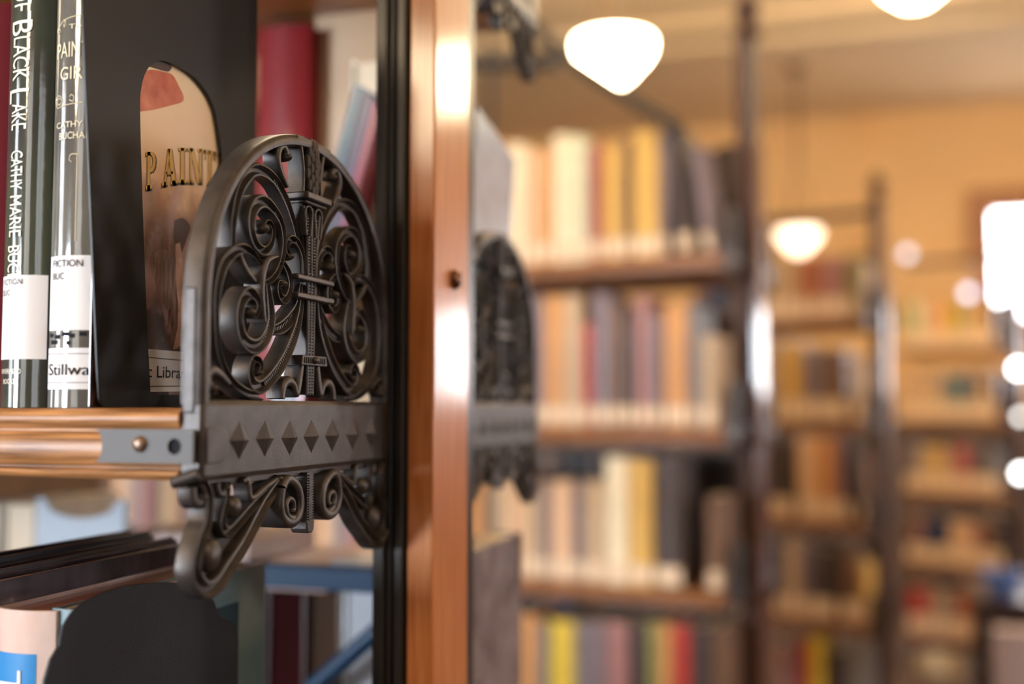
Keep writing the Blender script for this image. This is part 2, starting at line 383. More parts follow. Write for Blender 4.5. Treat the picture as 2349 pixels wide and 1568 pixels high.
XE = -1.35                        # hidden far end of the stack
def shelf_profile(y0, zt, sgn=1):
    # moulded wooden front: lip, groove, broad torus, groove, lip
    P = [(.012, 0), (.005, -.0004), (.0022, -.0022), (.0012, -.0050), (.0020, -.0088), (.0052, -.0108), (.0050, -.0122), (.0026, -.0134), (.0014, -.0175), (.0010, -.0215), (.0016, -.0255), (.0030, -.0290), (.0054, -.0302),
         (.0052, -.0312), (.0020, -.0322), (.0014, -.0338), (.0030, -.0362), (.0100, -.0372)]
    return [(y0 + sgn * a, zt + b) for a, b in P]
def make_shelf(zt, back=False):
    y0 = YL - .004 if not back else BACKY + .004; sg = -1 if back else 1
    y1 = YR + .02 if not back else PY1 - .02
    pr = shelf_profile(y0, zt, sg); pts = pr + [(y1, zt - .0372), (y1, zt)]
    if back: pts = pts[::-1]
    mb = MB(); mb.prism(pts, 'x', XE, X0 - TH - .0012)
    return sp(mb.build('shelf', WOODSH, stack, angle=50))
for dz in (0, -.437, .437):
    make_shelf(SHT + dz); make_shelf(SHT + dz, True)
# grey steel clip on the shelf end
ca = ony(228, 1022, YL - .005); cbx = X0 + .0005; zc1, zc0 = ony(345, 984, YL - .005).z, ony(345, 1062, YL - .005).z
zm = (zc0 + zc1) / 2; hh = (zc1 - zc0) / 2
pts = [(cbx, zc0), (cbx, zc1), (ca.x - .003, zc1)] + [(ca.x + .0045 * math.cos(math.pi * k / 10 - math.pi / 2) - .002, zm + hh * math.cos(math.pi * k / 10)) for k in range(1, 10)] + [(ca.x - .003, zc0)]
hx = ony(403, 1019, YL - .005).x; hr = .0041
mb = MB(); n = 24
# plate with a real round hole: ring of quads around the hole joined to a rectangular neighbourhood
yf, yb = YL - .0062, YL - .0046
sq = [(hx + .0085 * sx, zm + hh * sz) for sx, sz in ((-1, -1), (1, -1), (1, 1), (-1, 1))]
def sqp(a):
    c, s_ = math.cos(a), math.sin(a); k = 1 / max(abs(c), abs(s_)); return (hx + .0085 * c * k, zm + hh * s_ * k)
for yy, fl in ((yf, 0), (yb, 1)):
    A = [(hx + hr * math.cos(2 * math.pi * k / n), yy, zm + hr * math.sin(2 * math.pi * k / n)) for k in range(n)]
    Bq = [(sqp(2 * math.pi * k / n)[0], yy, sqp(2 * math.pi * k / n)[1]) for k in range(n)]
    mb.add(A + Bq, [(k, (k + 1) % n, n + (k + 1) % n, n + k) for k in range(n)])
mb.add([(hx + hr * math.cos(2 * math.pi * k / n), yy, zm + hr * math.sin(2 * math.pi * k / n)) for yy in (yf, yb) for k in range(n)], [(k, (k + 1) % n, n + (k + 1) % n, n + k) for k in range(n)])
mb.prism([(hx + .0085, zc0), (cbx, zc0), (cbx, zc1), (hx + .0085, zc1)], 'y', yf, yb)
mb.prism([p for p in pts if p[0] < hx - .009] + [(hx - .0085, zc0), (hx - .0085, zc1)][::1], 'y', yf, yb)
clip = sp(mb.build('shelf_clip', IRON2, stack, smooth=False))
nx = ony(322, 1018, YL - .006)
mb = MB(); mb.ell((nx.x, YL - .0066, nx.z), (.0042, .0022, .0042), 18, 10); mb.build('nail_head', mat('aged_bronze', (.20, .13, .09), rough=.35, metal=.7), clip)
mb = MB(); mb.box((hx - .006, YL - .00455, zm - .006), (hx + .006, YL - .0030, zm + .006)); sp(mb.build('hole_shade', INK, stack, smooth=False))  # black sheet added behind the clip hole to paint its inside dark

# post: black iron channel with a varnished timber cover
def bxy(u, Y): return ony(u, 932, Y).x
xA, xB, xC = X0 - .012, bxy(935, PY0 + .004), bxy(996, PY0 + .004)
YF = PY0 + .004; YW = YF + .0
yW1 = onx(1074, 932, xC).y
mb = MB(); mb.box((xA, PY0 + .004, 0), (X0 + .003, PY1, 2.25)); mb.box((X0 + .003, PY0 + .008, 0), (xB, PY1, 2.25)); mb.box((X0 + .0055, PY0 + .001, 0), (xB - .002, PY0 + .012, 2.25))
sp(mb.build('post', POSTIRON, stack, bevel=.0012))
mb = MB(); mb.box((X0 - .0035, PY0 - .001, 0), (X0 - .001, PY0 + .006, 2.25)); sp(mb.build('post_flange', POSTIRON, stack, bevel=.0008))
mb = MB(); mb.box((xB, YF, 0), (xC, yW1, 2.3)); pc = sp(mb.build('timber_post_cover', WOODPOST, stack, bevel=.0016, bseg=3))
s_ = onx(1041, 641, xC)
mb = MB(); mb.ell((xC + .0008, s_.y, s_.z), (.0052, .0075, .0075), 20, 10); mb.box((xC + .0052, s_.y - .0008, s_.z - .0055), (xC + .0062, s_.y + .0008, s_.z + .0055))
mb.build('screw', mat('bronze_screw', (.16, .07, .035), rough=.25, metal=.8), pc)

# ================================================================ books
def darker(c, k): return tuple(max(0, a * k) for a in c)
def arc(x, W, R0):            # depth of the rounded spine at x from the middle
    return -R0 * (1 - (2 * x / W) ** 2)
def book(name, x, y, z, W, D, H, color, label, group=None, cover=None, page=None, cat='book', face=-1, round_=.16, wrap=None, parent_rot=None, seg=8, board=.0022):
    """upright book; spine centre at (x, y), spine looks to -y when face=-1, pages run away from it"""
    m = cmat(color) if not hasattr(color, 'name') else color
    mb = MB(); s = face; R0 = W * round_; t = board
    sp_ = [(W * (k / seg - .5), 0) for k in range(seg + 1)]
    outer = [(px_, -arc(px_, W, R0) * s) for px_, _ in sp_]
    outer = [(px_, -s * 0 + s * (-arc(px_, W, R0)) ) for px_, _ in sp_]
    # outline of the case seen from above: rounded spine, two boards
    out = [(px_, s * (-arc(px_, W, R0)) - s * R0) for px_, _ in sp_]
    out = [(a, b) for a, b in out]
    inn = [(a * (1 - 2 * t / W), b - s * t) for a, b in out]
    yb = -s * D
    loop = out + [(W / 2, yb), (W / 2 - t, yb)] + inn[::-1] + [(-W / 2 + t, yb), (-W / 2, yb)]
    mb.prism(loop, 'z', 0, H)
    o = mb.build(name, m, None, angle=35, bevel=.0004 if D > .1 and W > .015 and y < 1.2 else 0)
    o.location = (x, y + s * R0, z)
    if parent_rot: o.rotation_euler = parent_rot
    tag(o, label, cat, group)
    pb = MB(); g = .0025
    a0, a1 = -s * (t * 2 + R0 * .2), -s * (D - .003)
    pb.box((-W / 2 + t, min(a0, a1), g), (W / 2 - t, max(a0, a1), H - g)); pb.build('page_block', page or PAPER, o, smooth=False)
    return o
def on_spine(o, W, R0, vs, fs, mname, material, s=-1, off=.0003, rot=False):
    """put lettering verts (x, z) in spine coordinates on the rounded spine of o"""
    me_v = [(vx, s * (-arc(vx, W, R0)) - s * R0 + s * off, vz) for vx, vz in vs]
    import bmesh
    bm = bmesh.new(); vv = [bm.verts.new((vx, 0, vz)) for vx, vz in vs]
    for f in fs:
        try: bm.faces.new([vv[i] for i in f])
        except ValueError: pass
    bmesh.ops.triangulate(bm, faces=bm.faces[:])
    for _ in range(3):
        e = [e for e in bm.edges if abs(e.verts[0].co.x - e.verts[1].co.x) > .0012]
        if e: bmesh.ops.subdivide_edges(bm, edges=e, cuts=1); bmesh.ops.triangulate(bm, faces=bm.faces[:])
    for q in bm.verts: q.co.y = s * (-arc(q.co.x, W, R0)) - s * R0 + s * (off + .0002)
    me = bpy.data.meshes.new(mname); bm.to_mesh(me); bm.free(); me.materials.append(material)
    return link(bpy.data.objects.new(mname, me), o)
def patch(o, W, R0, x0, x1, z0, z1, mname, material, off=.0002, n=10, s=-1):
    vs = []; fs = []
    for k in range(n + 1):
        xx = x0 + (x1 - x0) * k / n; yy = s * (-arc(xx, W, R0)) - s * R0 + s * off
        vs += [(xx, yy, z0), (xx, yy, z1)]
    for k in range(n): fs.append((2 * k, 2 * k + 2, 2 * k + 3, 2 * k + 1))
    mb = MB(); mb.add(vs, fs); return mb.build(mname, material, o)
def crinkle(name, base, var2=None, b=.16, cr=.09, **k):
    m = mat(name, base, rough=.6, spec=.1, coat=1.0, coat_rough=cr, bump=b, bscale=38, bdist=.0012, var=.15, vscale=26, stretch=(1, 1, .35), var2=var2, **k)
    m.node_tree.nodes['Principled BSDF'].inputs['Coat IOR'].default_value = 1.85
    return m

SY = .500                     # plane of the spines on the near shelf
def sx(u, Y=SY): return ony(u, 500, Y).x
def sz(v, u=80, Y=SY): return ony(u, v, Y).z
# --- book at the frame edge
r0, r1 = sx(-95), sx(14)
book('book', (r0 + r1) / 2, SY + .006, SHT, r1 - r0, .15, .235, mat('dark_red_jacket', (.10, .004, .008), rough=.7, spec=.1),
     'dark red book at the left edge of the eye-level shelf, left of the black spine', 'near shelf fiction', round_=.1)
# --- first fiction book: black spine, large title reading downwards
W1 = sx(117) - sx(12); c1 = (sx(117) + sx(12)) / 2; RR = W1 * .22
bk1 = book('book', c1, SY, SHT, W1, .155, .243, crinkle('black_green_jacket', (.028, .032, .03), var2=(.06, .08, .045)),
     'book with BLACK LAKE in tall white letters down its black spine', 'near shelf fiction', round_=.22)
def vert_text(o, W, R0, body, u0, u1, v0, v1, m, cx, z0, nm='title_lettering'):
    vs, fs = fit_text(body, abs(sz(v1) - sz(v0)), abs(sx(u1) - sx(u0)))
    xl = sx(u0) - cx; zt = sz(v0) - z0
    return on_spine(o, W, R0, [(xl + y, zt - x) for x, y in vs], fs, nm, m)
for body, u0, u1, v0, v1, m in (('OF', 38, 80, -22, 34, WHITEINK), ('B', 32, 86, 55, 88, WHITEINK), ('LACK', 38, 80, 92, 190, WHITEINK), ('L', 28, 82, 210, 240, WHITEINK), ('AKE', 38, 78, 243, 302, WHITEINK),
                                ('CATHY', 40, 72, 350, 438, WHITEINK), ('MARIE', 40, 72, 452, 545, WHITEINK), ('BUCHANAN', 38, 70, 566, 742, WHITEINK)):
    vert_text(bk1, W1, RR, body, u0, u1, v0, v1, m, c1, SHT)
patch(bk1, W1, RR, -W1 * .48, W1 * .49, sz(824) - SHT, sz(633) - SHT, 'spine_label', WHITE)
def hor_text(o, W, R0, body, u0, u1, vb, H, m, cx, z0, nm='label_text', off=.0004):
    vs, fs = fit_text(body, abs(sx(u1) - sx(u0)), H * abs(sz(0) - sz(100)) / 100)
    return on_spine(o, W, R0, [(sx(u0) - cx + x, sz(vb) - z0 + y) for x, y in vs], fs, nm, m, off=off)
hor_text(bk1, W1, RR, 'FICTION', 22, 76, 654, 13, INK, c1, SHT)
hor_text(bk1, W1, RR, 'BUC', 22, 48, 678, 13, INK, c1, SHT)
hor_text(bk1, W1, RR, 'RIVERHEAD', 26, 78, 857, 11, WHITEINK, c1, SHT, 'publisher_text')
hor_text(bk1, W1, RR, 'BOOKS', 34, 66, 880, 11, WHITEINK, c1, SHT, 'publisher_text')
# --- second fiction book: its spine and its cream cover
W2 = sx(215) - sx(119); c2 = (sx(215) + sx(119)) / 2; R2 = W2 * .14
DB = .158
bk2 = book('book', c2, SY, SHT, W2, DB, .240, crinkle('grey_spine_jacket', (.08, .075, .065), var2=(.17, .16, .13)),
     'book behind the black bookend: PAINTED GIRLS on spine, cream cover with gold letters', 'near shelf fiction', round_=.14)
for body, u0, u1, vb, H in (('THE', 160, 205, 83, 11), ('PAINTED', 128, 238, 146, 36), ('GIRLS', 140, 222, 196, 30), ('CATHY MARIE', 132, 252, 304, 14), ('BUCHANAN', 141, 236, 330, 16)):
    # lettering that would run past the hinge is cut by the spine's own width
    vs, fs = fit_text(body, abs(sx(u1) - sx(u0)), H * abs(sz(0) - sz(100)) / 100)
    vs = [(sx(u0) - c2 + x, sz(vb) - SHT + y) for x, y in vs]
    fs = [f for f in fs if max(vs[i][0] for i in f) < W2 / 2 - .001]
    on_spine(bk2, W2, R2, vs, fs, 'title_lettering', CREAMINK)
def wire(o, cx, z0, W, R0, pts, r, m, nm):
    P = catmull([(sx(u) - cx, sz(v) - z0) for u, v in pts], 6)
    mb = MB(); mb.tube([(x, -(-arc(x, W, R0)) + R0 - .0001, z) for x, z in P], r, 6)
    return mb.build(nm, m, o)
for pts in ([(126,83),(131,76),(134,84),(128,86),(127,78),(146,60),(150,70),(146,76),(150,60),(190,53)], [(140,238),(134,234),(130,242),(136,250),(144,244),(141,232),(131,229),(126,240),(132,256),(146,254),(192,249)],
            [(164,242),(172,246),(174,236),(168,231),(165,236)], [(172,382),(167,376),(170,366),(180,365),(184,374),(184,460),(184,560)], [(186,0),(182,12),(172,18),(167,10),(172,2)]):
    wire(bk2, c2, SHT, W2, R2, pts, .00028, CREAMINK, 'spine_ornament')
patch(bk2, W2, R2, -W2 * .47, W2 * .5, sz(760) - SHT, sz(592) - SHT, 'spine_label', WHITE)
hor_text(bk2, W2, R2, 'FICTION', 132, 200, 617, 16, INK, c2, SHT); hor_text(bk2, W2, R2, 'BUC', 132, 163, 645, 15, INK, c2, SHT)
patch(bk2, W2, R2, -W2 * .48, W2 * .5, sz(893) - SHT, sz(800) - SHT, 'library_label', WHITE)
for v in (813, 878): patch(bk2, W2, R2, -W2 * .47, W2 * .5, sz(v + .7) - SHT, sz(v - .7) - SHT, 'label_rule', INK, off=.0004)
hor_text(bk2, W2, R2, 'Stillwa', 126, 216, 861, 26, INK, c2, SHT)
for k, (u, v) in enumerate(((126, 766), (142, 770), (160, 764), (178, 768), (196, 764), (130, 782), (170, 784))):
    patch(bk2, W2, R2, sx(u) - c2, sx(u + 9 + 4 * (k % 3)) - c2, sz(v + 9) - SHT, sz(v) - SHT, 'barcode_block', INK, off=.0003, n=2)
# cover of the second book (faces the bracket)
XCV = c2 + W2 / 2
def cov(u, v): p = onx(u, v, XCV + .0006); return (p.y - (bk2.location.y), p.z - SHT)
CVX = W2 / 2
def cover_mat():
    m = mat('cream_jacket_picture', (.80, .60, .40), rough=.35, coat=.6, coat_rough=.08); nt = m.node_tree; N = nt.nodes; L = nt.links; b = N['Principled BSDF']
    tc = N.new('ShaderNodeTexCoord'); sep = N.new('ShaderNodeSeparateXYZ'); L.new(tc.outputs['Object'], sep.inputs[0])
    nz = N.new('ShaderNodeTexNoise'); nz.inputs['Scale'].default_value = 42; nz.inputs['Detail'].default_value = 6; L.new(tc.outputs['Object'], nz.inputs['Vector'])
    add = N.new('ShaderNodeMath'); add.operation = 'MULTIPLY_ADD'; add.inputs[1].default_value = .055; L.new(nz.outputs['Fac'], add.inputs[0]); L.new(sep.outputs['Z'], add.inputs[2])
    r = N.new('ShaderNodeValToRGB'); L.new(add.outputs[0], r.inputs[0])
    mr = N.new('ShaderNodeMapRange'); mr.inputs['From Min'].default_value = 0; mr.inputs['From Max'].default_value = .26; L.new(add.outputs[0], mr.inputs['Value']); L.new(mr.outputs[0], r.inputs[0])
    e = r.color_ramp.elements; e[0].position = .2; e[0].color = (.05, .025, .016, 1); e[1].position = 1; e[1].color = (.93, .74, .50, 1)
    for p, c in ((.36, (.09, .045, .03, 1)), (.50, (.22, .12, .085, 1)), (.585, (.50, .30, .2, 1)), (.64, (.86, .60, .40, 1)), (.9, (.93, .74, .50, 1))):
        q = e.new(p); q.color = c
    n2 = N.new('ShaderNodeTexNoise'); n2.inputs['Scale'].default_value = 24; n2.inputs['Detail'].default_value = 8; n2.inputs['Distortion'].default_value = 1.2
    mp = N.new('ShaderNodeMapping'); mp.inputs['Scale'].default_value = (1, 2.2, .8); L.new(tc.outputs['Object'], mp.inputs[0]); L.new(mp.outputs[0], n2.inputs['Vector'])
    mix = N.new('ShaderNodeMix'); mix.data_type = 'RGBA'; rr = N.new('ShaderNodeValToRGB'); L.new(n2.outputs['Fac'], rr.inputs[0]); rr.color_ramp.elements[0].position = .5; rr.color_ramp.elements[1].position = .66
    lowm = N.new('ShaderNodeMapRange'); lowm.inputs['From Min'].default_value = .15; lowm.inputs['From Max'].default_value = .11; L.new(sep.outputs['Z'], lowm.inputs['Value'])
    mul = N.new('ShaderNodeMath'); mul.operation = 'MULTIPLY'; L.new(rr.outputs[0], mul.inputs[0]); L.new(lowm.outputs[0], mul.inputs[1])
    L.new(mul.outputs[0], mix.inputs['Factor']); L.new(r.outputs[0], mix.inputs['A']); mix.inputs['B'].default_value = (.40, .25, .24, 1)
    L.new(mix.outputs['Result'], b.inputs['Base Color']); return m
mb = MB(); mb.box((CVX, .003, .001), (CVX + .0006, DB - .001, .239)); mb.build('front_cover', cover_mat(), bk2, smooth=False)
def cover_poly(pts, m, nm, off=.0002):
    P = [cov(*p) for p in pts]; mb = MB(); mb.add([(CVX + .0006 + off, y, z) for y, z in P], [tuple(range(len(P)))]); return mb.build(nm, m, bk2, smooth=False)
cover_poly(catmull([(318,168),(345,160),(372,164),(395,172),(410,198),(421,222),(416,234),(390,242),(350,252),(318,256)], 5), mat('red_watercolour', (.60, .10, .05), rough=.4, coat=.5, var2=(.74, .24, .13), var=.2, vscale=60), 'red_shape')
cover_poly(catmull([(340,152),(362,140),(392,150),(386,164),(366,160)], 4), GOLDSH, 'dark_shape', .0003)
leg = mat('pale_rose_paint', (.52, .28, .2), rough=.4, coat=.5, var2=(.72, .46, .36), var=.3, vscale=80)
cover_poly([(402,560),(412,556),(419,600),(421,660),(430,700),(424,740),(414,790),(404,800),(396,800),(407,750),(408,700),(402,640)], leg, 'pale_shape')
cover_poly(catmull([(400,505),(420,500),(436,520),(428,548),(416,580),(404,575),(398,540),(400,505)], 4), mat('brown_paint', (.10, .05, .03), rough=.4, coat=.5), 'brown_shape', .0001)
cover_poly(catmull([(345,588),(372,570),(396,590),(402,640),(394,700),(378,706),(356,650),(345,588)], 4), mat('mauve_paint', (.26, .17, .16), rough=.4, coat=.5, var=.45, vscale=120, stretch=(1, 3, .6)), 'mauve_shape', .0001)
# the big serif title on the cover
def serif(ch):
    S_ = []
    bar = lambda x0, y0, x1, y1: S_.append([(x0, y0), (x1, y0), (x1, y1), (x0, y1)])
    sl = lambda a, b, c, d, w_: S_.append([(a, b), (a + w_, b), (c + w_, d), (c, d)])
    if ch == 'P':
        bar(.12, 0, .36, 1); bar(0, 0, .5, .1); bar(0, .9, .4, 1)
        pts = [(.36, 1), (.62, .98), (.8, .88), (.84, .74), (.8, .58), (.62, .46), (.36, .44), (.36, .54), (.5, .56), (.58, .64), (.6, .74), (.58, .82), (.5, .9), (.36, .9)]
        S_.append(pts)
    if ch == 'A': sl(.08, 0, .36, 1, .14); sl(.62, 0, .36, 1, .24); bar(.24, .28, .68, .36); bar(-.02, 0, .32, .09); bar(.52, 0, .98, .09)
    if ch == 'I': bar(.3, 0, .62, 1); bar(.12, 0, .8, .09); bar(.12, .91, .8, 1)
    if ch == 'N': bar(.12, 0, .24, 1); bar(.74, 0, .88, 1); sl(.6, 0, .12, 1, .26); bar(0, 0, .38, .09); bar(0, .91, .34, 1); bar(.6, .91, 1, 1)
    if ch == 'T': bar(.36, 0, .64, 1); bar(.2, 0, .8, .09); bar(0, .9, 1, 1); bar(0, .74, .12, 1); bar(.88, .74, 1, 1)
    if ch == 'E': bar(.12, 0, .4, 1); bar(0, 0, .9, .1); bar(0, .9, .86, 1); bar(.3, .46, .66, .55); bar(.78, 0, .9, .26); bar(.76, .74, .86, 1)
    if ch == 'D': bar(.12, 0, .38, 1); bar(0, 0, .45, .1); bar(0, .9, .45, 1); S_.append([(.4, 1), (.72, .92), (.88, .7), (.9, .5), (.88, .3), (.72, .08), (.4, 0), (.4, .1), (.6, .2), (.66, .5), (.6, .8), (.4, .9)])
    return S_
for ch, (ul, vtl, vbl), (ur, vtr, vbr) in (('P', (333, 349, 434), (360, 346, 430)), ('A', (371, 341, 426), (407, 341, 419)), ('I', (405, 338, 419), (431, 340, 419)), ('N', (430, 339, 419), (465, 342, 420)), ('T', (469, 343, 424), (490, 347, 425)), ('E', (497, 350, 430), (516, 352, 432))):
    for m, nm, du, dv, off in ((GOLDSH, 'title_shadow', 1.8, 3.5, .0003), (GOLD, 'title_letter', 0, 0, .0005)):
        mb = MB()
        for poly in serif(ch):
            P = []
            for a, b in poly:
                u = ul + (ur - ul) * a + du; vt = vtl + (vtr - vtl) * a; vb = vbl + (vbr - vbl) * a
                # outline layer is a touch larger
                v = vb + (vt - vb) * b + dv
                if nm == 'title_shadow': u += (a - .5) * 4; v -= (b - .5) * 4
                P.append(cov(u, v))
            mb.add([(CVX + .0006 + off, y, z) for y, z in P], [tuple(range(len(P)))])
        mb.build(nm, m, bk2, smooth=False)
# library label across the cover
def cov_rect(u0, u1, vt0, vt1, vb0, vb1, m, nm, off): cover_poly([(u0, vb0), (u1, vb1), (u1, vt1), (u0, vt0)], m, nm, off)
cov_rect(224, 446, 790, 809, 900, 897, WHITE, 'library_label', .0004)
for a, b in ((808, 828), (886, 884)): cov_rect(226, 444, a, b, a + 1.6, b + 1.6, INK, 'label_rule', .0006)
vs, fs = fit_text('ter Public Library', 1, 1)
mb = MB(); P = []
ya, yb_ = cov(226, 850)[0], cov(435, 850)[0]; zb_ = cov(380, 866)[1]; Hc = cov(380, 838)[1] - zb_
mb.add([(CVX + .0013, ya + (yb_ - ya) * x, zb_ + Hc * y) for x, y in vs], fs); mb.build('label_text', INK, bk2, smooth=False)

# ---------------------------------------------------------------- black steel bookends
def bookend(name, XP, outline, hole, label, m, foot):
    """outline/hole are pixel-free (y, z) loops; the tongue punched from the hole is bent down as the foot"""
    import bmesh
    bm = bmesh.new()
    vo = [bm.verts.new((XP, y, z)) for y, z in outline]
    eds = [bm.edges.new((vo[i], vo[(i + 1) % len(vo)])) for i in range(len(vo))]
    if hole:
        vh = [bm.verts.new((XP, y, z)) for y, z in hole]
        eds += [bm.edges.new((vh[i], vh[(i + 1) % len(vh)])) for i in range(len(vh))]
    bmesh.ops.triangle_fill(bm, edges=eds, use_beauty=True)
    g = bmesh.ops.extrude_face_region(bm, geom=bm.faces[:])
    bmesh.ops.translate(bm, verts=[v for v in g['geom'] if isinstance(v, bmesh.types.BMVert)], vec=(.0016, 0, 0))
    bmesh.ops.recalc_face_normals(bm, faces=bm.faces)
    me = bpy.data.meshes.new(name); bm.to_mesh(me); bm.free(); me.materials.append(m)
    o = bpy.data.objects.new(name, me); link(o); tag(o, label, 'bookend')
    b = o.modifiers.new('bevel', 'BEVEL'); b.width = .0006; b.segments = 3; b.limit_method = 'ANGLE'; b.angle_limit = math.radians(50)
    mb = MB(); mb.box(*foot); f = mb.build('foot_plate', m, o, bevel=.0003)
    return o
XBE = XCV + .0022
def be(u, v): p = onx(u, v, XBE + .0016); return (p.y, p.z)
hole = catmull([be(*p) for p in ((346, 905), (336, 700), (327, 450), (322, 260), (325, 200), (338, 160), (362, 140), (395, 146), (440, 172), (472, 208), (492, 250), (503, 310), (510, 400), (512, 700), (512, 905))], 5)
hz = SHT + .0016
hole = [(y, max(z, hz)) for y, z in hole]
(yf0, _za), (yt1, _zb) = be(227, 900), be(190, 10); yt0 = yf0 + (yt1 - yf0) * (SHT + .293 - _za) / (_zb - _za); yr = be(590, 100)[0]
rr_ = .006
outl = [(yf0 + rr_, SHT + .0002)] + [(yf0 + rr_ - rr_ * math.sin(a), SHT + .0002 + rr_ - rr_ * math.cos(a)) for a in [math.pi / 2 * k / 6 for k in range(1, 7)]]
outl += [(yt0, SHT + .293), (yt0 + .004, SHT + .302), (yt0 + .012, SHT + .307), (yr - .02, SHT + .307), (yr - .008, SHT + .304), (yr - .002, SHT + .296), (yr, SHT + .285), (yr, SHT + .0002)]
# keep hole inside the outline and open towards the shelf only above the foot bend
bookend('bookend', XBE, outl, hole, 'tall black steel bookend with arched window standing on the eye-level shelf', BLACKSTEEL,
        ((XBE - .0002, hole[0][0] + .002, SHT + .0002), (XBE + .075, hole[-1][0] - .002, SHT + .0012)))

# ---------------------------------------------------------------- things on the far side of the eye-level shelf
RED = mat('glossy_red_jacket', (.20, .006, .008), rough=.5, spec=.2, coat=.25, coat_rough=.12); 
def fx(u, Y): return ony(u, 500, Y).x
def backbook(u0, u1, Y, H, color, label, D=.16, z=SHT, rot=0, round_=.05, top=None, group='books on the far side of the near stack', page=None):
    a, b = fx(u0, Y), fx(u1, Y)
    o = book('book', (a + b) / 2, Y + D, z, b - a, D, H, color, label, group, face=1, round_=round_, board=.003, page=page)
    return o
YB = PY1 + .012
# the red one faces us with a rounded plastic-covered spine
a, b = fx(588, .965), fx(708, .965)
book('book', (a + b) / 2, .965, SHT, b - a, .11, .385, RED, 'glossy red book seen above and behind the iron bracket', 'books on the far side of the near stack', round_=.1)
YT_ = YB + .120; a, b = fx(719, YT_), fx(868, YT_); Ht = ony(770, 26, YT_).z - SHT
TAN = mat('tan_card', (.50, .33, .19), rough=.45, coat=.3, var=.06)
book('book', (a + b) / 2, YT_, SHT, b - a, .10, Ht, TAN, 'wide tan book behind the top of the bracket, right of the glossy red book', 'books on the far side of the near stack', round_=.02)
for k, (u0b, u0t, wpx, c, lb) in enumerate(((742, 806, 22, (.05, .10, .13), 'thin blue-grey leaning book'), (764, 828, 18, (.018, .02, .05), 'thin navy leaning book'), (782, 846, 14, (.10, .045, .10), 'thin purple leaning book'), (797, 861, 18, (.25, .02, .045), 'thin crimson leaning book'))):
    Y = YB - .012; 
    pb_, pt_ = ony(u0b, 470, Y), ony(u0t + 34, 90, Y); ang = math.atan2(pt_.x - pb_.x, pt_.z - pb_.z)
    Wd = fx(u0b + wpx, Y) - fx(u0b, Y)
    z0 = SHT; xb = pb_.x - math.tan(ang) * (pb_.z - z0)
    o = book('book', 0, 0, 0, Wd * math.cos(ang), .11, .29 - .006 * k, c, lb + ' behind the bracket, right of the wide tan book', 'books on the far side of the near stack', round_=.05)
    o.location = (xb + Wd / 2, Y, z0 + abs(math.sin(ang)) * Wd / 2 + .0005); o.rotation_euler = (0, ang, 0)
# items to the right of the post
def side_board(name, X, Wd, y0, y1, H, lean, color, label, z=SHT, page=None, cat='book', group=None):
    o = book('book', 0, 0, 0, Wd, y1 - y0, H, color, label, group, face=1, round_=.1, page=page)
    o.location = (X - Wd / 2, y1 + Wd * .1 * 1, z + (math.sin(abs(lean)) * (y1 - y0) if lean else 0) * 0 + .0006); o.rotation_euler = (lean, 0, 0)
    if lean > 0: o.location.z += math.sin(lean) * (y1 - y0)
    return o
side_board('book', X0 - .018, .024, PY1 + .045, BACKY - .065, .262, -.2, mat('pale_blue_plastic_jacket', (.42, .62, .90), rough=.2, coat=1, var=.12, vscale=30, bump=.3, bscale=30), 'pale blue plastic-covered book just right of the orange post, behind the second bracket', group='books on the far side of the near stack')
side_board('book', X0 - .052, .030, PY1 + .03, BACKY - .03, .275, 0, mat('ochre_card', (.50, .26, .07), rough=.5, var=.1), 'ochre book between the orange post and the pale blue book', group='books on the far side of the near stack')
side_board('book', X0 - .086, .03, PY1 + .03, BACKY - .04, .315, 0, mat('cream_card', (.80, .74, .58), rough=.4, coat=.5), 'tall cream book showing above the ochre book beside the post', group='books on the far side of the near stack')
LSH = SHT - .437
side_board('book', X0 - .012, .034, PY1 + .04, BACKY - .012, ony(1205, 1228, BACKY - .03).z - LSH, 0, mat('mauve_plastic_jacket', (.15, .115, .14), rough=.25, coat=1, coat_rough=.1, var2=(.34, .29, .32), var=.2, vscale=24, bump=.7, bscale=30, bdist=.002), 'mauve-grey plastic-wrapped book below the second bracket, right of the post', z=LSH, group='books on the lower far shelf')

# ---------------------------------------------------------------- lower near shelf
LY = .497
def lx(u, Y=LY): return ony(u, 1400, Y).x
def lz(v, u=60, Y=LY): return ony(u, v, Y).z
Wp = lx(130) - lx(-12); cp = (lx(130) + lx(-12)) / 2
PINK = crinkle('pale_pink_jacket', (.74, .50, .42), var2=(.80, .66, .60))
bp_ = book('book', cp, LY, LSH, Wp, .20, lz(1396) - LSH, PINK, 'pale pink book with blue square on its spine, lower left corner', 'books on the lower near shelf', round_=.12, page=mat('burnt_orange_top', (.36, .10, .03), rough=.35, coat=.7, var=.12, vscale=30))
pz = bp_.location.z
BLUE = mat('bright_blue_ink', (.01, .22, .56), rough=.35, coat=.6)
patch(bp_, Wp, Wp * .12, lx(6) - cp, lx(97) - cp, lz(1640) - pz, lz(1494) - pz, 'blue_panel', BLUE)
vs, fs = fit_text('T', .016, .016)
on_spine(bp_, Wp, Wp * .12, [(lx(16) - cp + y * 1.0, lz(1558) - pz - x + .006) for x, y in vs], fs, 'spine_letter', WHITE, off=.0005)
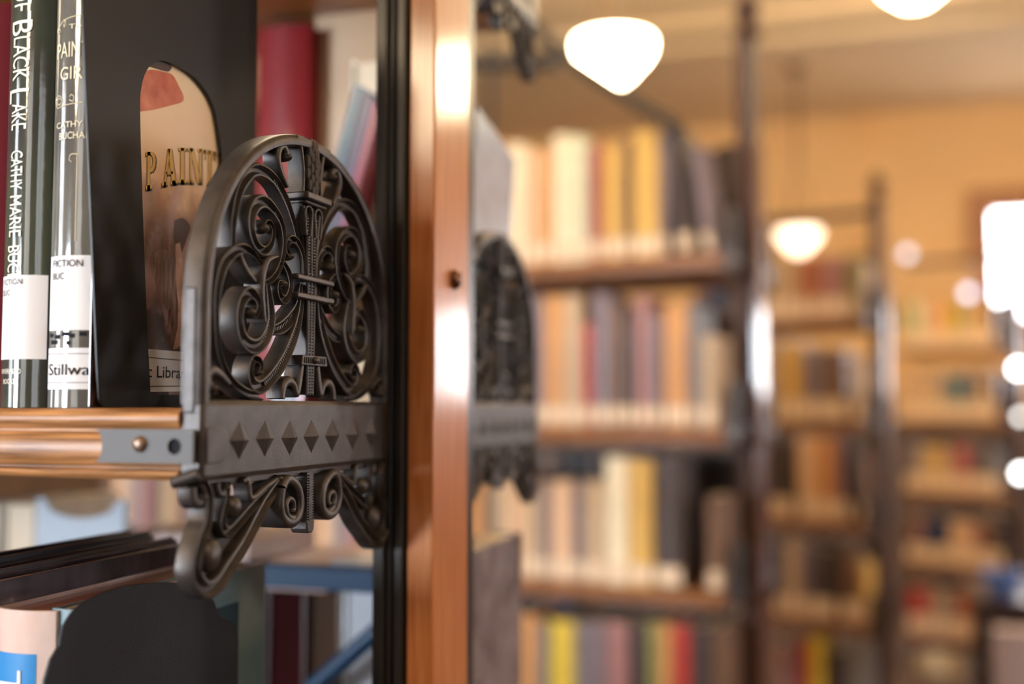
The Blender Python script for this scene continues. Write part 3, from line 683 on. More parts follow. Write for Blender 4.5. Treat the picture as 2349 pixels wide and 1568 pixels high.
# orange-topped book, black books and binders seen by their tops
def topbook(u0, u1, vtop, color, label, D=.19, Y=LY, page=None, rd=.1, H=None):
    a, b = lx(u0, Y), lx(u1, Y)
    return book('book', (a + b) / 2, Y, LSH, b - a, D, lz(vtop, u0, Y) - LSH, color, label, 'books on the lower near shelf', page=page, round_=rd, board=.003)
ORP = mat('burnt_orange_top', (.36, .10, .03), rough=.35, coat=.7, var=.12, vscale=30)
DKP = mat('dark_page_top', (.03, .024, .03), rough=.45, coat=.3, var=.2, stretch=(60, 1, 1), vscale=10)
topbook(-84, -14, 1330, crinkle('mauve_black_jacket', (.05, .04, .05), var2=(.16, .13, .16), b=.4), 'plastic-wrapped black book just left of the pink book on the lower shelf', page=DKP, D=.2)
topbook(-150, -86, 1318, (.06, .05, .06), 'glossy black book on the lower shelf, second from the pink book', page=DKP, D=.2)
topbook(-215, -152, 1300, (.03, .03, .045), 'navy binder on the lower shelf, farthest left', page=DKP, D=.2)
# wide art book standing behind the lower bookend
TEAL = mat('teal_grey_jacket', (.06, .17, .24), rough=.35, coat=.7, coat_rough=.15, var2=(.28, .36, .38), var=.2, vscale=9)
xt1 = lx(132, LY + .005) + .010
XT = -.402
yt_r = onx(611, 1400, XT).y
book('book', XT - .010, LY + .004, LSH, .020, yt_r - LY - .004, onx(600, 1290, XT).z - LSH, TEAL, 'large teal-grey art book standing behind the lower black bookend', 'books on the lower near shelf', round_=.1, page=mat('grey_green_pages', (.09, .10, .09), rough=.6))
mb = MB(); q0, q1 = onx(470, 1403, XT), onx(546, 1403, XT)
mb.box((XT, q0.y, LSH + .02), (XT + .0005, q1.y, q0.z)); bk_t = [o for o in COL.objects if o.get('label', '').startswith('large teal')][0]
tp = mb.build('dark_panel', mat('navy_print', (.01, .035, .06), rough=.4, coat=.5), bk_t); tp.matrix_parent_inverse = Matrix.Translation(bk_t.location).inverted()
def lb(u, v): p = onx(u, v, XT + .004); return (p.y, p.z)
o_ = catmull([lb(*p) for p in ((138, 1480), (146, 1440), (172, 1400), (215, 1370), (290, 1344), (380, 1335), (450, 1343), (488, 1372), (505, 1410), (540, 1430), (548, 1470))], 6)
fr = min(y for y, z in o_)
outl2 = [(lb(110, 1520)[0], LSH + .0003), (lb(104, 1560)[0], lb(104, 1560)[1]), (lb(118, 1512)[0], lb(118, 1512)[1])] + o_ + [(lb(549, 1500)[0], LSH + .0003)]
bookend('bookend', XT + .0022, outl2, None, 'black textured bookend with rounded shoulders on the lower shelf', BLACKPL, ((XT + .002, .52, LSH + .0002), (XT + .07, .62, LSH + .0012)))

# ---------------------------------------------------------------- things beyond the lower shelf opening
WPL = mat('white_plastic', (.36, .42, .48), rough=.5, spec=.2)
def PZ(u, v, Y): return ony(u, v, Y)
YM = .93
a, b = PZ(80, 1300, YM).x, PZ(282, 1300, YM).x; zt_ = PZ(80, 1142, YM).z
hold = empty('magazine_holder', ((a + b) / 2, YM + .1, LSH)); tag(hold, 'white magazine holder with a scooped back seen under the eye-level shelf', 'magazine holder')
hw = (b - a) / 2; Hh = zt_ - LSH
scoop = [(-hw + .010, Hh), (-hw + .014, Hh - .008)] + [(-hw * .8 + 1.6 * hw * k / 10, Hh - .010 - .009 * math.sin(math.pi * k / 10)) for k in range(1, 10)] + [(hw - .014, Hh - .008), (hw - .010, Hh)]
mb = MB(); mb.prism([(-hw, 0), (-hw, Hh)] + scoop + [(hw, Hh), (hw, 0)], 'y', -.1, -.097); mb.build('front_panel', WPL, hold, smooth=False)
mb = MB(); mb.box((-hw, -.097, 0), (-hw + .003, .06, Hh - .04)); mb.build('side_panel', WPL, hold)
mb = MB(); mb.box((hw - .003, -.097, 0), (hw, .06, Hh - .04)); mb.build('side_panel', WPL, hold)
mb = MB(); mb.box((-hw + .003, -.097, 0), (hw - .003, .06, .003)); mb.build('base_panel', WPL, hold)
def farbox(u0, u1, vt, Y, D, color, label, page=None, group='books on the lower far shelf', rough=.45):
    a, b = PZ(u0, 1300, Y).x, PZ(u1, 1300, Y).x
    return book('book', (a + b) / 2, Y + D, LSH, b - a, D, PZ(u0, vt, Y).z - LSH, color, label, group, face=1, round_=.04, page=page, board=.003)
farbox(0, 74, 1150, .94, .14, (.45, .36, .25), 'beige book left of the white magazine holder', page=mat('beige_pages', (.55, .46, .34), rough=.7))
farbox(-70, -6, 1150, .94, .14, (.03, .06, .07), 'dark green book at the left edge under the shelf')
farbox(290, 452, 1216, .95, .13, (.32, .22, .2), 'mauve-brown book right of the white magazine holder', page=mat('mauve_pages', (.35, .26, .24), rough=.6))
farbox(458, 566, 1236, .93, .14, (.3, .2, .18), 'thick mauve book under the left end of the bracket', page=mat('rosy_pages', (.4, .28, .25), rough=.6))
def flatbook(u0, u1, vt, vb, Y, D, color, label, page):
    a, b = PZ(u0, 1300, Y).x, PZ(u1, 1300, Y).x; z0, z1 = PZ(u0, vb, Y).z, PZ(u0, vt, Y).z; Hh_ = z1 - z0
    mb = MB(); t = .003
    mb.box((0, 0, 0), (b - a, D, t)); mb.box((0, 0, Hh_ - t), (b - a, D, Hh_)); mb.box((0, D - t, t), (b - a, D, Hh_ - t))
    o = mb.build('book', color, None, bevel=.001); o.location = (a, Y, z0 + .0006); tag(o, label, 'book', 'books lying flat behind the blue rail')
    mb = MB(); mb.box((.004, .004, t), (b - a - .004, D - t, Hh_ - t)); mb.build('page_block', page, o, smooth=False)
flatbook(596, 748, 1290, 1352, .935, .14, mat('salmon_cover', (.60, .30, .20), rough=.3, coat=.6, var2=(.66, .50, .48), var=.4, vscale=6), 'salmon-pink book lying flat behind the blue rail under the bracket', mat('red_orange_edge', (.62, .10, .03), rough=.6))
flatbook(754, 884, 1290, 1352, .935, .14, mat('pale_blue_cover', (.45, .60, .72), rough=.3, coat=.6), 'pale blue book lying flat below the right-hand lower scroll', mat('pale_blue_edge', (.5, .6, .7), rough=.6))
# dark blue rail and brace of a rack on the far lower shelf
NB = mat('dark_blue_enamel', (.006, .032, .075), rough=.5, coat=.12, spec=.2)
YR_ = .90
rk = empty('book_rack', (PZ(740, 1400, YR_).x, YR_, LSH)); tag(rk, 'dark blue metal book rack with a slanted brace below the bracket', 'rack')
def rk_part(mb, nm): o = mb.build(nm, NB, rk, bevel=.0015); o.matrix_parent_inverse = Matrix.Translation(rk.location).inverted(); return o
p0, p1 = PZ(606, 1294, YR_), PZ(885, 1296, YR_); h = PZ(740, 1296, YR_).z - PZ(740, 1350, YR_).z
mb = MB(); mb.box((p0.x - .05, YR_, p0.z - h), (p1.x, YR_ + .02, p0.z)); rk_part(mb, 'top_rail')
q0, q1 = PZ(640, 1640, YR_), PZ(890, 1420, YR_)
mb = MB(); mb.tube([q0 + Vector((0, .012, 0)), q1 + Vector((0, .012, 0))], .0085, 12); rk_part(mb, 'slanted_brace')
for xx in (p0.x - .045, p1.x - .006):
    mb = MB(); mb.box((xx - .005, YR_ + .002, LSH), (xx + .005, YR_ + .018, p0.z - h)); rk_part(mb, 'upright')
farbox(612, 700, 1353, .935, .14, (.04, .006, .006), 'dark red book under the blue rack rail', page=mat('shaded_maroon_pages', (.022, .003, .003), rough=.8, spec=.05))  # page colour darkened to paint in the shade under the rail
farbox(704, 780, 1352, .94, .14, (.09, .05, .03), 'brown book under the blue rack rail', page=mat('shaded_brown_pages', (.05, .028, .018), rough=.8, spec=.05))  # pages darkened here too, standing in for shade below the rail
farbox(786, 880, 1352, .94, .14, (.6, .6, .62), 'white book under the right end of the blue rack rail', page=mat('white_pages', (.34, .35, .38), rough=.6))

# ================================================================ background ranges
def named(c):
    r, g, b = c; mx = max(c)
    table = [('mustard', (.62, .36, .06)), ('yellow', (.7, .5, .04)), ('orange', (.6, .27, .07)), ('red', (.42, .04, .02)), ('crimson', (.28, .02, .04)), ('tan', (.5, .34, .2)), ('cream', (.8, .66, .42)), ('dark brown', (.06, .035, .025)),
             ('brown', (.16, .08, .04)), ('mauve', (.22, .15, .16)), ('grey', (.2, .19, .19)), ('black', (.012, .01, .01)), ('navy', (.02, .03, .09)), ('teal', (.0, .12, .13)), ('pale green', (.6, .6, .36)), ('peach', (.7, .4, .22)), ('dusty rose', (.35, .15, .13)), ('olive', (.25, .22, .06)), ('rust', (.4, .13, .05))]
    return min(table, key=lambda t: sum((math.log(a + .02) - math.log(q + .02)) ** 2 for a, q in zip(c, t[1])))[0]
ORD = ['first', 'second', 'third', 'fourth', 'fifth', 'sixth', 'seventh', 'eighth', 'ninth', 'tenth', 'eleventh', 'twelfth', 'thirteenth', 'fourteenth', 'fifteenth', 'sixteenth', 'seventeenth', 'eighteenth', 'nineteenth', 'twentieth', 'twenty-first', 'twenty-second', 'twenty-third', 'twenty-fourth']
LAB = mat('cream_label', (.80, .58, .38), rough=.5)
def rng(u0, Y, deg): return (ony(u0, 932, Y).x, Y, math.radians(deg))
def on_rng(u, v, G):
    x0, y0, a = G; n = Vector((-math.sin(a), math.cos(a), 0)); d = Vector((math.cos(a), math.sin(a), 0)); P0 = Vector((x0, y0, 0)); r = ray(u, v)
    p = CAM + r * ((P0 - CAM).dot(n) / r.dot(n)); return x0 + (p - P0).dot(d), p.z
MARK = [0]
def spin(G):
    x0, y0, a = G; M = Matrix.Translation((x0, y0, 0)) @ Matrix.Rotation(a, 4, 'Z') @ Matrix.Translation((-x0, -y0, 0))
    for o in [o for o in COL.objects if o.parent is None and o.name not in OLD]:
        o.location = M @ o.location
        e = o.rotation_euler; o.rotation_euler = (Matrix.Rotation(a, 4, 'Z') @ e.to_matrix().to_4x4()).to_euler()
        OLD.add(o.name)
OLD = set(o.name for o in COL.objects)
def simple_book(x0, x1, Y, z, H, D, c, label, group, lean=0, lab=None):
    W = x1 - x0; m = cmat(c, .6, .1); t = .002; s = -1
    mb = MB(); R0 = W * .12
    n = 4; out = [(W * (k / n - .5), R0 * (2 * (k / n - .5)) ** 2) for k in range(n + 1)]
    inn = [(a * .85, b + t) for a, b in out]
    mb.prism(out + [(W / 2, D), (W / 2 - t, D)] + inn[::-1] + [(-W / 2 + t, D), (-W / 2, D)], 'z', 0, H)
    o = mb.build('book', m, None); o.location = ((x0 + x1) / 2, Y, z)
    if lean: o.rotation_euler = (0, lean, 0); o.location.z += abs(math.sin(lean)) * W / 2
    tag(o, label, 'book', group)
    pb = MB(); pb.box((-W / 2 + t, R0 + t, .002), (W / 2 - t, D - .003, H - .002)); pb.build('page_block', PAPER, o, smooth=False)
    if lab:
        lbm = MB(); vs = []; fs = []
        for k in range(5):
            xx = W * .47 * (k / 2 - 1); vs += [(xx, R0 * (2 * xx / W) ** 2 - .0006, lab[0]), (xx, R0 * (2 * xx / W) ** 2 - .0006, lab[1])]
        fs = [(2 * k, 2 * k + 2, 2 * k + 3, 2 * k + 1) for k in range(4)]; lbm.add(vs, fs); lbm.build('spine_label', LAB, o)
    return o
WRA = mat('dark_varnished_wood', (.13, .05, .03), rough=.4, spec=.25, coat=.8, coat_rough=.1)
WRB = mat('dull_dark_wood', (.15, .08, .06), rough=.45, coat=.35, coat_rough=.12)  # weaker coat than the first range, to dim the window highlight
RPOST = mat('range_post_bronze', (.08, .038, .024), rough=.6, spec=.25, metal=.1)
def simple_bracket(parent, x, y0, L, z, back=False):
    """ornate end bracket, one part: studded arm, arch with scrolls, lower scroll"""
    mb = MB(); k = L / (YR - YL); s = -1 if back else 1
    def T(vs): return [(x + (vx - X0) * k, y0 + s * (vy - YL) * k, z + (vz - SHT) * k) for vx, vy, vz in vs]
    t = MB(); t.box((X0 - TH, YL, ZB), (X0, YR, ZT))
    h = .155; R = (YR - YL) / 2 - .0035
    P = [(YL + .0035, ZT)] + [(YC - R * math.cos(math.pi * q / 14), ZT + h * .3 + h * .7 * math.sin(math.pi * q / 14)) for q in range(15)] + [(YR - .0035, ZT)]
    ribbon(t, P, .008, ROUND, 0, n=1)
    for m in (0, 1):
        for key, pts, wd, prof, lift, bd, knob in SC + LOW:
            if key in 'ABDEU': ribbon(t, mir([B(*p) for p in pts[::1]], m), .008, ROUND, lift, n=1)
    t.box((X0 - TH, YC - .008, ZT), (X0, YC + .008, ZT + .15))
    mb.v = T(t.v); mb.f = t.f; mb.m = t.m
    return mb.build('shelf_bracket', IRON, parent)
def build_range(desc, Y, xL, xR, shelves, ztop, depth, lab, rail=True):
    """a range of open shelves; front edge at Y, right end at xR"""
    root = empty('library_range', (xR, Y + depth / 2, 0)); tag(root, lab, 'bookcase', 'library ranges in the background')
    inv = Matrix.Translation(root.location).inverted()
    def pt(mb, nm, m, **k): o = mb.build(nm, m, root, **k); o.matrix_parent_inverse = inv; return o
    half = depth / 2 - .05; yc = Y + depth / 2
    for z in shelves:
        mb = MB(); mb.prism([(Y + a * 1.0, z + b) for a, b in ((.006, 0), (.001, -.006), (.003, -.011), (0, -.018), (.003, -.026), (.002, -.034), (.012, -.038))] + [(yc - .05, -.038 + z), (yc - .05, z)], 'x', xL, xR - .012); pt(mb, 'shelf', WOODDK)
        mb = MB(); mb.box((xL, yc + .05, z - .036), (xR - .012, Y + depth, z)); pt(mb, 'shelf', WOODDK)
        for bk in (0, 1):
            o = simple_bracket(root, xR, Y if not bk else Y + depth, half, z, bk); o.matrix_parent_inverse = inv
    mb = MB(); mb.box((xR - .02, yc - .05, 0), (xR + .006, yc + .05, ztop)); pt(mb, 'post', RPOST, bevel=.002)
    mb = MB(); mb.box((xR + .006, yc - .03, 0), (xR + .022, yc + .03, ztop - .25)); pt(mb, 'timber_post_cover', WRA if rail is False else WRB, bevel=.003)
    mb = MB(); mb.lathe([(0, 0), (.030, 0), (.036, .01), (.022, .022), (.014, .034), (.026, .05), (.032, .068), (.026, .086), (.010, .1), (.006, .118), (0, .122)], (xR - .005, yc, ztop)); pt(mb, 'finial', RPOST)
    if rail: mb = MB(); mb.box((xL, yc - .012, ztop - .05), (xR - .02, yc + .012, ztop - .02)); pt(mb, 'top_rail', RPOST)
    return root, pt
def row(G, books, Y, z, H0, desc, shelfname, group, labz=(.008, .045), D=.128):
    """books: (u0, u1, vtop, colour, lean)"""
    n = len(books)
    for i, bkd in enumerate(sorted(books, key=lambda b: -b[0])):
        u0, u1, vt, c = bkd[:4]; lean = bkd[4] if len(bkd) > 4 else 0
        a, b = on_rng(u0, 800, G)[0], on_rng(u1, 800, G)[0]
        b = min(b, G[0] - .022)
        if b - a < .01: continue
        H = -vt if vt < 0 else max(.12, min(.30, on_rng(u0, vt, G)[1] - z))
        lbl = labz if (len(bkd) < 6 or bkd[5]) else None
        simple_book(a + .0008, b - .0008, Y, z + .0006, H, D, c, '%s book, %s from right, %s shelf, %s' % (named(c), ORD[i], shelfname, desc), group, lean, lbl)

# ---- range A
YA = 2.33; GA = rng(1672, YA, -9.8); XA = GA[0]
zA = [on_rng(1450, v, GA)[1] for v in (590, 980, 1346)]
zA.append(zA[-1] - (zA[0] - zA[1]))
rA, ptA = build_range('nearest background range', YA, -2.2, XA, zA, 2.2, .40, 'nearest blurred book range right of the post, tall bronze end post', rail=False)
PEA, ORA, TANc, CRM, MUS, YEL, REDc, MAU, GRY, DBR, BRN, BLK, NAV, PGR, ROS, RST, OLI, TEA = ((.72, .44, .25), (.62, .28, .08), (.52, .35, .2), (.82, .68, .45), (.66, .38, .08), (.72, .50, .04), (.45, .035, .02), (.22, .155, .165), (.22, .2, .2), (.06, .035, .027), (.18, .09, .045), (.012, .009, .009), (.02, .03, .085), (.66, .64, .42), (.38, .17, .15), (.42, .13, .05), (.28, .25, .07), (0, .11, .12))
gA = 'books in the nearest background range'
row(GA, [(1040,1075,330,TANc),(1077,1120,320,CRM),(1122,1160,310,PEA),(1162,1196,330,CRM),(1200,1233,345,PEA),(1235,1262,350,ORA),(1264,1298,308,CRM),(1300,1338,312,PGR),(1340,1360,340,ROS),(1362,1382,322,RST),(1384,1422,330,MUS),(1424,1446,320,BRN),(1448,1508,298,MUS),(1512,1530,300,MAU),(1556,1588,290,DBR,-.12),(1614,1636,330,MAU,-.12),(1640,1668,330,TANc,.07)], YA + .012, zA[0], 0, 'nearest background range', 'top', gA)
row(GA, [(1040,1073,650,BRN),(1076,1110,660,TANc),(1113,1140,650,MAU),(1143,1180,640,DBR),(1183,1212,660,TANc),(1215,1240,670,MAU),(1243,1285,655,ORA),(1287,1328,655,TANc),(1331,1352,745,REDc),(1354,1394,668,MAU),(1397,1424,700,BRN),(1426,1450,715,DBR),(1452,1484,680,ROS),(1486,1514,720,MAU),(1517,1572,700,ORA),(1575,1598,700,GRY),(1602,1640,770,TANc)], YA + .012, zA[1], 0, 'nearest background range', 'second', gA)
row(GA, [(1040,1072,1120,BRN),(1075,1102,1100,ORA),(1104,1122,1110,DBR),(1124,1160,1090,TANc),(1163,1196,1105,PEA),(1199,1232,1110,TANc),(1235,1254,1110,MAU),(1257,1303,1105,PEA),(1306,1330,1110,MAU),(1333,1378,1105,TANc),(1381,1432,1050,CRM),(1434,1488,1055,MUS),(1492,1555,1050,DBR),(1612,1676,1140,BRN)], YA + .012, zA[2], 0, 'nearest background range', 'third', gA)
row(GA, [(1040,1090,1420,BRN),(1093,1140,1420,TANc),(1143,1186,1425,GRY),(1189,1224,1410,ORA),(1227,1249,1430,GRY),(1252,1308,1425,YEL),(1311,1330,1430,GRY),(1333,1379,1428,MAU),(1382,1430,1428,ROS),(1433,1472,1430,DBR),(1475,1500,1415,OLI),(1502,1530,1412,ORA),(1532,1572,1410,REDc),(1575,1620,1440,DBR),(1623,1668,1440,BRN)], YA + .012, zA[3], 0, 'nearest background range', 'bottom visible', gA)
# iron sway brace and tie of range A
def rp(u, v): x, z = on_rng(u, v, GA); return Vector((x, YA - .03, z))
for nm, P, r in (('sway_brace', [rp(u_, v_) for u_, v_ in ((1080, -90), (1200, 30), (1310, 140), (1440, 226), (1575, 305))], .013), ('cross_tie', (rp(1040, 155), rp(1290, 150)), .018), ('thin_upright', (rp(1140, 100), rp(1138, 600)), .008)):
    mb = MB(); mb.tube(P, r, 12); ptA(mb, nm, mat('dark_iron_rod', (.02, .014, .008), rough=.6))
# rear sides and the left part of the ranges: dark glimpses between the front books
def rear_row(x0, x1, Yf, z, label, group, n, cols, H0=.2):
    Wd = (x1 - x0) / n; src = {}
    for k in range(n):
        c = cols[(k * 7 + int(z * 100)) % len(cols)]
        if c not in src:
            o = simple_book(0, Wd - .003, Yf, z + .0006, H0 + .03 * random.random(), .128, c, label, group); src[c] = o
        else:
            q = src[c]; o = q.copy(); COL.objects.link(o)
            for ch in q.children: d = ch.copy(); COL.objects.link(d); d.parent = o
        o.location = (x0 + Wd * (k + .5), Yf, z + .0006)
DARKS = [DBR, BLK, DBR, BRN, BLK, NAV, BRN, DBR]
for z in zA: rear_row(-1.0, XA - .05, YA + .255, z, 'book on the rear side of the nearest background range, glimpsed over the front books', 'books on the rear of the nearest range', 16, DARKS, .28)
xl_ = on_rng(1032, 800, GA)[0]
for z in zA[1:3]: rear_row(-2.1, xl_, YA + .012, z, 'book on the left part of the nearest background range, glimpsed through the near stack', 'books on the left part of the nearest range', 26, [MAU, BRN, TANc, DBR, ROS, GRY, PEA, BRN], .22)
spin(GA)
# ---- range B
YBB = 3.98; GB = rng(1992, YBB, -14.6); XB2 = GB[0]
zB = [on_rng(1880, v, GB)[1] for v in (728, 962, 1192, 1420)]
build_range('second background range', YBB, -1.2, XB2, zB, ony(2040, 440, YBB).z, .40, 'second blurred book range, between the two bronze end posts')
gB = 'books in the second background range'
row(GB, [(1752,1788,600,TANc),(1790,1828,590,TANc),(1830,1856,590,RST),(1858,1884,588,RST),(1886,1934,590,ROS),(1937,1958,590,OLI,.1),(1966,1990,600,TANc,.1)], YBB + .012, zB[0], 0, 'second background range', 'top', gB, (.006, .07))
row(GB, [(1752,1790,775,TANc),(1795,1834,785,MUS),(1837,1862,800,MAU),(1864,1886,800,MAU),(1888,1934,800,BRN),(1950,1985,820,TANc)], YBB + .012, zB[1], 0, 'second background range', 'second', gB, (.006, .07))
row(GB, [(1760,1808,1010,DBR),(1822,1862,1000,PEA),(1864,1900,1000,ORA),(1902,1924,1010,ROS),(1926,1940,1010,DBR),(1964,2010,1040,BRN)], YBB + .012, zB[2], 0, 'second background range', 'third', gB, (.006, .07))
row(GB, [(1764,1790,1250,MAU),(1792,1822,1240,TANc),(1824,1848,1250,MAU),(1850,1902,1260,DBR),(1916,1960,1260,BRN),(1962,2016,1290,MUS)], YBB + .012, zB[3], 0, 'second background range', 'fourth', gB, (.006, .07))
z5 = zB[3] - (zB[0] - zB[1])
row(GB, [(1768,1792,1480,ROS),(1794,1814,1470,MAU),(1816,1842,1470,REDc),(1844,1876,1450,YEL),(1880,1920,1490,DBR),(1925,1990,1480,GRY)], YBB + .012, z5, 0, 'second background range', 'fifth', gB, (.006, .03))
for z in zB: rear_row(XB2 - .75, XB2 - .05, YBB + .255, z, 'book on the rear side of the second background range, glimpsed over the front books', 'books on the rear of the second range', 12, DARKS, .23)
spin(GB)
# ---- range C
YCC = 5.86; GC = rng(2318, YCC, -19); XC2 = GC[0]; xcl = on_rng(2062, 932, GC)[0]
zC = [on_rng(2180, v, GC)[1] for v in (796, 962, 1128, 1294, 1460)]
build_range('third background range', YCC, xcl, XC2, zC, ony(2335, 560, YCC).z, .40, 'third and farthest blurred book range at the right edge')
gC = 'books in the farthest background range'
rowsC = [[(2068,OLI),(2092,PGR),(2112,TANc),(2128,PEA),(2152,ORA),(2176,YEL),(2194,OLI),(2212,TANc),(2236,MUS),(2258,BRN),(2280,None)],
 [(2068,TANc),(2090,PEA),(2112,TANc),(2135,TANc),(2160,GRY),(2182,TEA),(2204,GRY),(2226,BRN),(2244,TANc),(2262,BRN),(2280,None)],
 [(2068,MAU),(2086,GRY),(2102,TANc),(2128,MUS),(2150,TANc),(2172,ROS),(2196,REDc),(2214,MAU),(2238,DBR),(2262,GRY),(2284,None)],
 [(2068,BRN),(2090,ROS),(2104,NAV),(2136,NAV),(2168,PEA),(2192,PEA),(2216,ROS),(2240,BRN),(2264,DBR),(2288,None)],
 [(2068,REDc),(2090,REDc),(2108,ROS),(2130,TANc),(2152,GRY),(2174,RST),(2198,RST),(2220,REDc),(2240,BLK),(2280,None)]]
for k, r_ in enumerate(rowsC):
    zz = zC[k]; bs = []
    for (u, c), (u2, _) in zip(r_, r_[1:]): 
        vt = -(.21 + .035 * random.random())
        bs.append((u, u2 - 1, vt, c))
    row(GC, bs, YCC + .012, zz, 0, 'farthest background range', ORD[k] if k else 'top', gC, (.006, .085))
z6 = zC[-1] - (zC[0] - zC[1])
row(GC, [(2080,2110,1500,TANc),(2112,2150,1490,CRM),(2153,2190,1500,TANc),(2193,2215,1490,GRY),(2217,2250,1490,TEA),(2253,2290,1500,NAV)], YCC + .012, z6, 0, 'farthest background range', 'sixth', gC, (.006, .03))
for z in zC: rear_row(xcl + .02, XC2 - .05, YCC + .255, z, 'book on the rear side of the farthest background range, glimpsed over the front books', 'books on the rear of the farthest range', 12, DARKS, .23)
spin(GC)
# ================================================================ room
RX0, RX1, RY0, RY1, RZ = -4.2, 5.6, -3.2, 8.6, 3.55
PLAS = mat('tan_ceiling_plaster', (.68, .50, .29), rough=.85, var=.04, vscale=2)
PANEL = mat('fill_lowering_brown', (.12, .07, .04), rough=.5, var=.2, vscale=5)  # invented dark panelling for unseen wall surfaces, lowers the fill light
WALLM = mat('orange_tan_wall_paint', (.80, .46, .17), rough=.8, var=.04, vscale=2)
def st(mb, nm, m, **k): o = mb.build(nm, m, None, smooth=False, **k); tag(o, kind='structure'); return o
mb = MB(); mb.box((RX0, RY0, -.1), (RX1, RY1, 0)); st(mb, 'floor', mat('brown_carpet', (.10, .065, .05), rough=.95, var=.2, vscale=60))
mb = MB(); mb.box((RX0, RY0, RZ), (RX1, RY1, RZ + .1)); st(mb, 'ceiling', PLAS)
def wall_holes(name, axis, pos, thick, a0, a1, holes, m):
    """wall along a (x or y) from a0 to a1 with window holes (h0, h1, z0, z1)"""
    mb = MB(); cur = a0
    def bx(p, q, z0, z1):
        if axis == 'x': mb.box((p, pos, z0), (q, pos + thick, z1))
        else: mb.box((pos, p, z0), (pos + thick, q, z1))
    for h0, h1, z0, z1 in sorted(holes):
        bx(cur, h0, 0, RZ); bx(h0, h1, 0, z0); bx(h0, h1, z1, RZ); cur = h1
    bx(cur, a1, 0, RZ); st(mb, name, m)
FRM = mat('orange_brown_window_frame', (.40, .15, .05), rough=.4, coat=.4)
nwin = [0]
def window(axis, pos, depth, h0, h1, z0, z1, m, bars=(2, 3), inward=1):
    nwin[0] += 1; nm = 'window_%d' % nwin[0]
    def bx(mb, p, q, za, zb, d0, d1):
        if axis == 'x': mb.box((p, pos + min(d0, d1), za), (q, pos + max(d0, d1), zb))
        else: mb.box((pos + min(d0, d1), p, za), (pos + max(d0, d1), q, zb))
    mb = MB(); f = .055
    bx(mb, h0, h0 + f, z0, z1, 0, depth); bx(mb, h1 - f, h1, z0, z1, 0, depth); bx(mb, h0 + f, h1 - f, z0, z0 + f, 0, depth); bx(mb, h0 + f, h1 - f, z1 - f, z1, 0, depth)
    for k in range(1, bars[0]):
        c = h0 + (h1 - h0) * k / bars[0]; bx(mb, c - .012, c + .012, z0 + f, z1 - f, depth * .3, depth * .55)
    for k in range(1, bars[1]):
        c = z0 + (z1 - z0) * k / bars[1]; bx(mb, h0 + f, h1 - f, c - .012, c + .012, depth * .3, depth * .55)
    o = st(mb, nm, FRM)
    mb = MB(); bx(mb, h0 + f, h1 - f, z0 + f, z1 - f, depth * .6, depth * .66); p = mb.build('glass_pane', m, o, smooth=False)
    return o
SKYB = emit('brightest_daylight_pane', (.74, .87, 1), 75.0); SKYD = emit('dim_daylight_pane', (.82, .92, 1), 2.0); SKYP = emit('bright_daylight_pane', (.82, .92, 1), WINDOW_LIGHT); SKYF = emit('bright_far_daylight_pane', (.93, .96, 1), FAR_WINDOW_LIGHT)
# far wall windows
wf = ony(2262, 600, RY1).x
fw = [(wf, wf + .75, 1.95, ony(2300, 470, RY1).z), (wf + 1.15, wf + 1.95, 1.4, 2.2), (wf + 2.35, wf + 3.1, 1.4, 2.2)]
wall_holes('wall_back', 'x', RY1, .2, RX0, RX1, fw, WALLM)
for h in fw: window('x', RY1, .14, *h, SKYF)
# casing of the visible window
for h in fw:
    mb = MB(); c = .12
    mb.box((h[0] - c, RY1 - .03, h[2] - c), (h[0], RY1, h[3] + c)); mb.box((h[1], RY1 - .03, h[2] - c), (h[1] + c, RY1, h[3] + c)); mb.box((h[0], RY1 - .03, h[3]), (h[1], RY1, h[3] + c)); mb.box((h[0], RY1 - .03, h[2] - c), (h[1], RY1, h[2]))
    st(mb, 'trim_%d' % (10 + fw.index(h)), FRM)
bw = [(-3.95, -2.55, .9, 2.05), (-1.75, -.6, .9, 2.7), (.4, 1.5, .9, 2.7)]
wall_holes('wall_front', 'x', RY0 - .2, .2, RX0, RX1, bw, PANEL)
for h in bw: window('x', RY0, -.14, *h, SKYB if h is bw[0] else SKYD, bars=(2, 2))
lw = [(-2.2, -.9, .9, 2.8)]
wall_holes('wall_left', 'y', RX0 - .2, .2, RY0, RY1, lw, PANEL)
for h in lw: window('y', RX0, -.14, *h, SKYP)
rw = [(3.2, 4.3, .9, 2.9), (5.6, 6.7, .9, 2.9)]
wall_holes('wall_right', 'y', RX1, .2, RY0, RY1, rw, WALLM)
for h in rw: window('y', RX1, .14, *h, SKYF)
# dark wainscot added on the far and right walls to darken low reflections
mb = MB(); mb.box((RX0, RY1 - .02, 0), (RX1, RY1, 1.25)); st(mb, 'trim_20', PANEL)
mb = MB(); mb.box((RX1 - .02, RY0, 0), (RX1, RY1 - .02, .85)); st(mb, 'trim_21', PANEL)
# crown moulding and ceiling ribs
zc_ = ony(2100, 262, RY1 - .05).z
mb = MB(); mb.prism([(RY1, zc_ - .10), (RY1, zc_ + .16), (RY1 - .16, zc_ + .16), (RY1 - .14, zc_ + .10), (RY1 - .05, zc_ + .02), (RY1 - .04, zc_ - .10)], 'x', RX0, RX1); st(mb, 'trim_1', WALLM)
mb = MB(); mb.box((RX0, RY1 - .03, zc_ + .16), (RX1, RY1, RZ)); st(mb, 'trim_2', PLAS)
for k, v in enumerate((42, 100)):
    p = onz(1650, v, RZ); mb = MB(); mb.box((RX0, p.y - .06, RZ - .05), (RX1, p.y + .06, RZ)); st(mb, 'trim_%d' % (3 + k), PLAS)
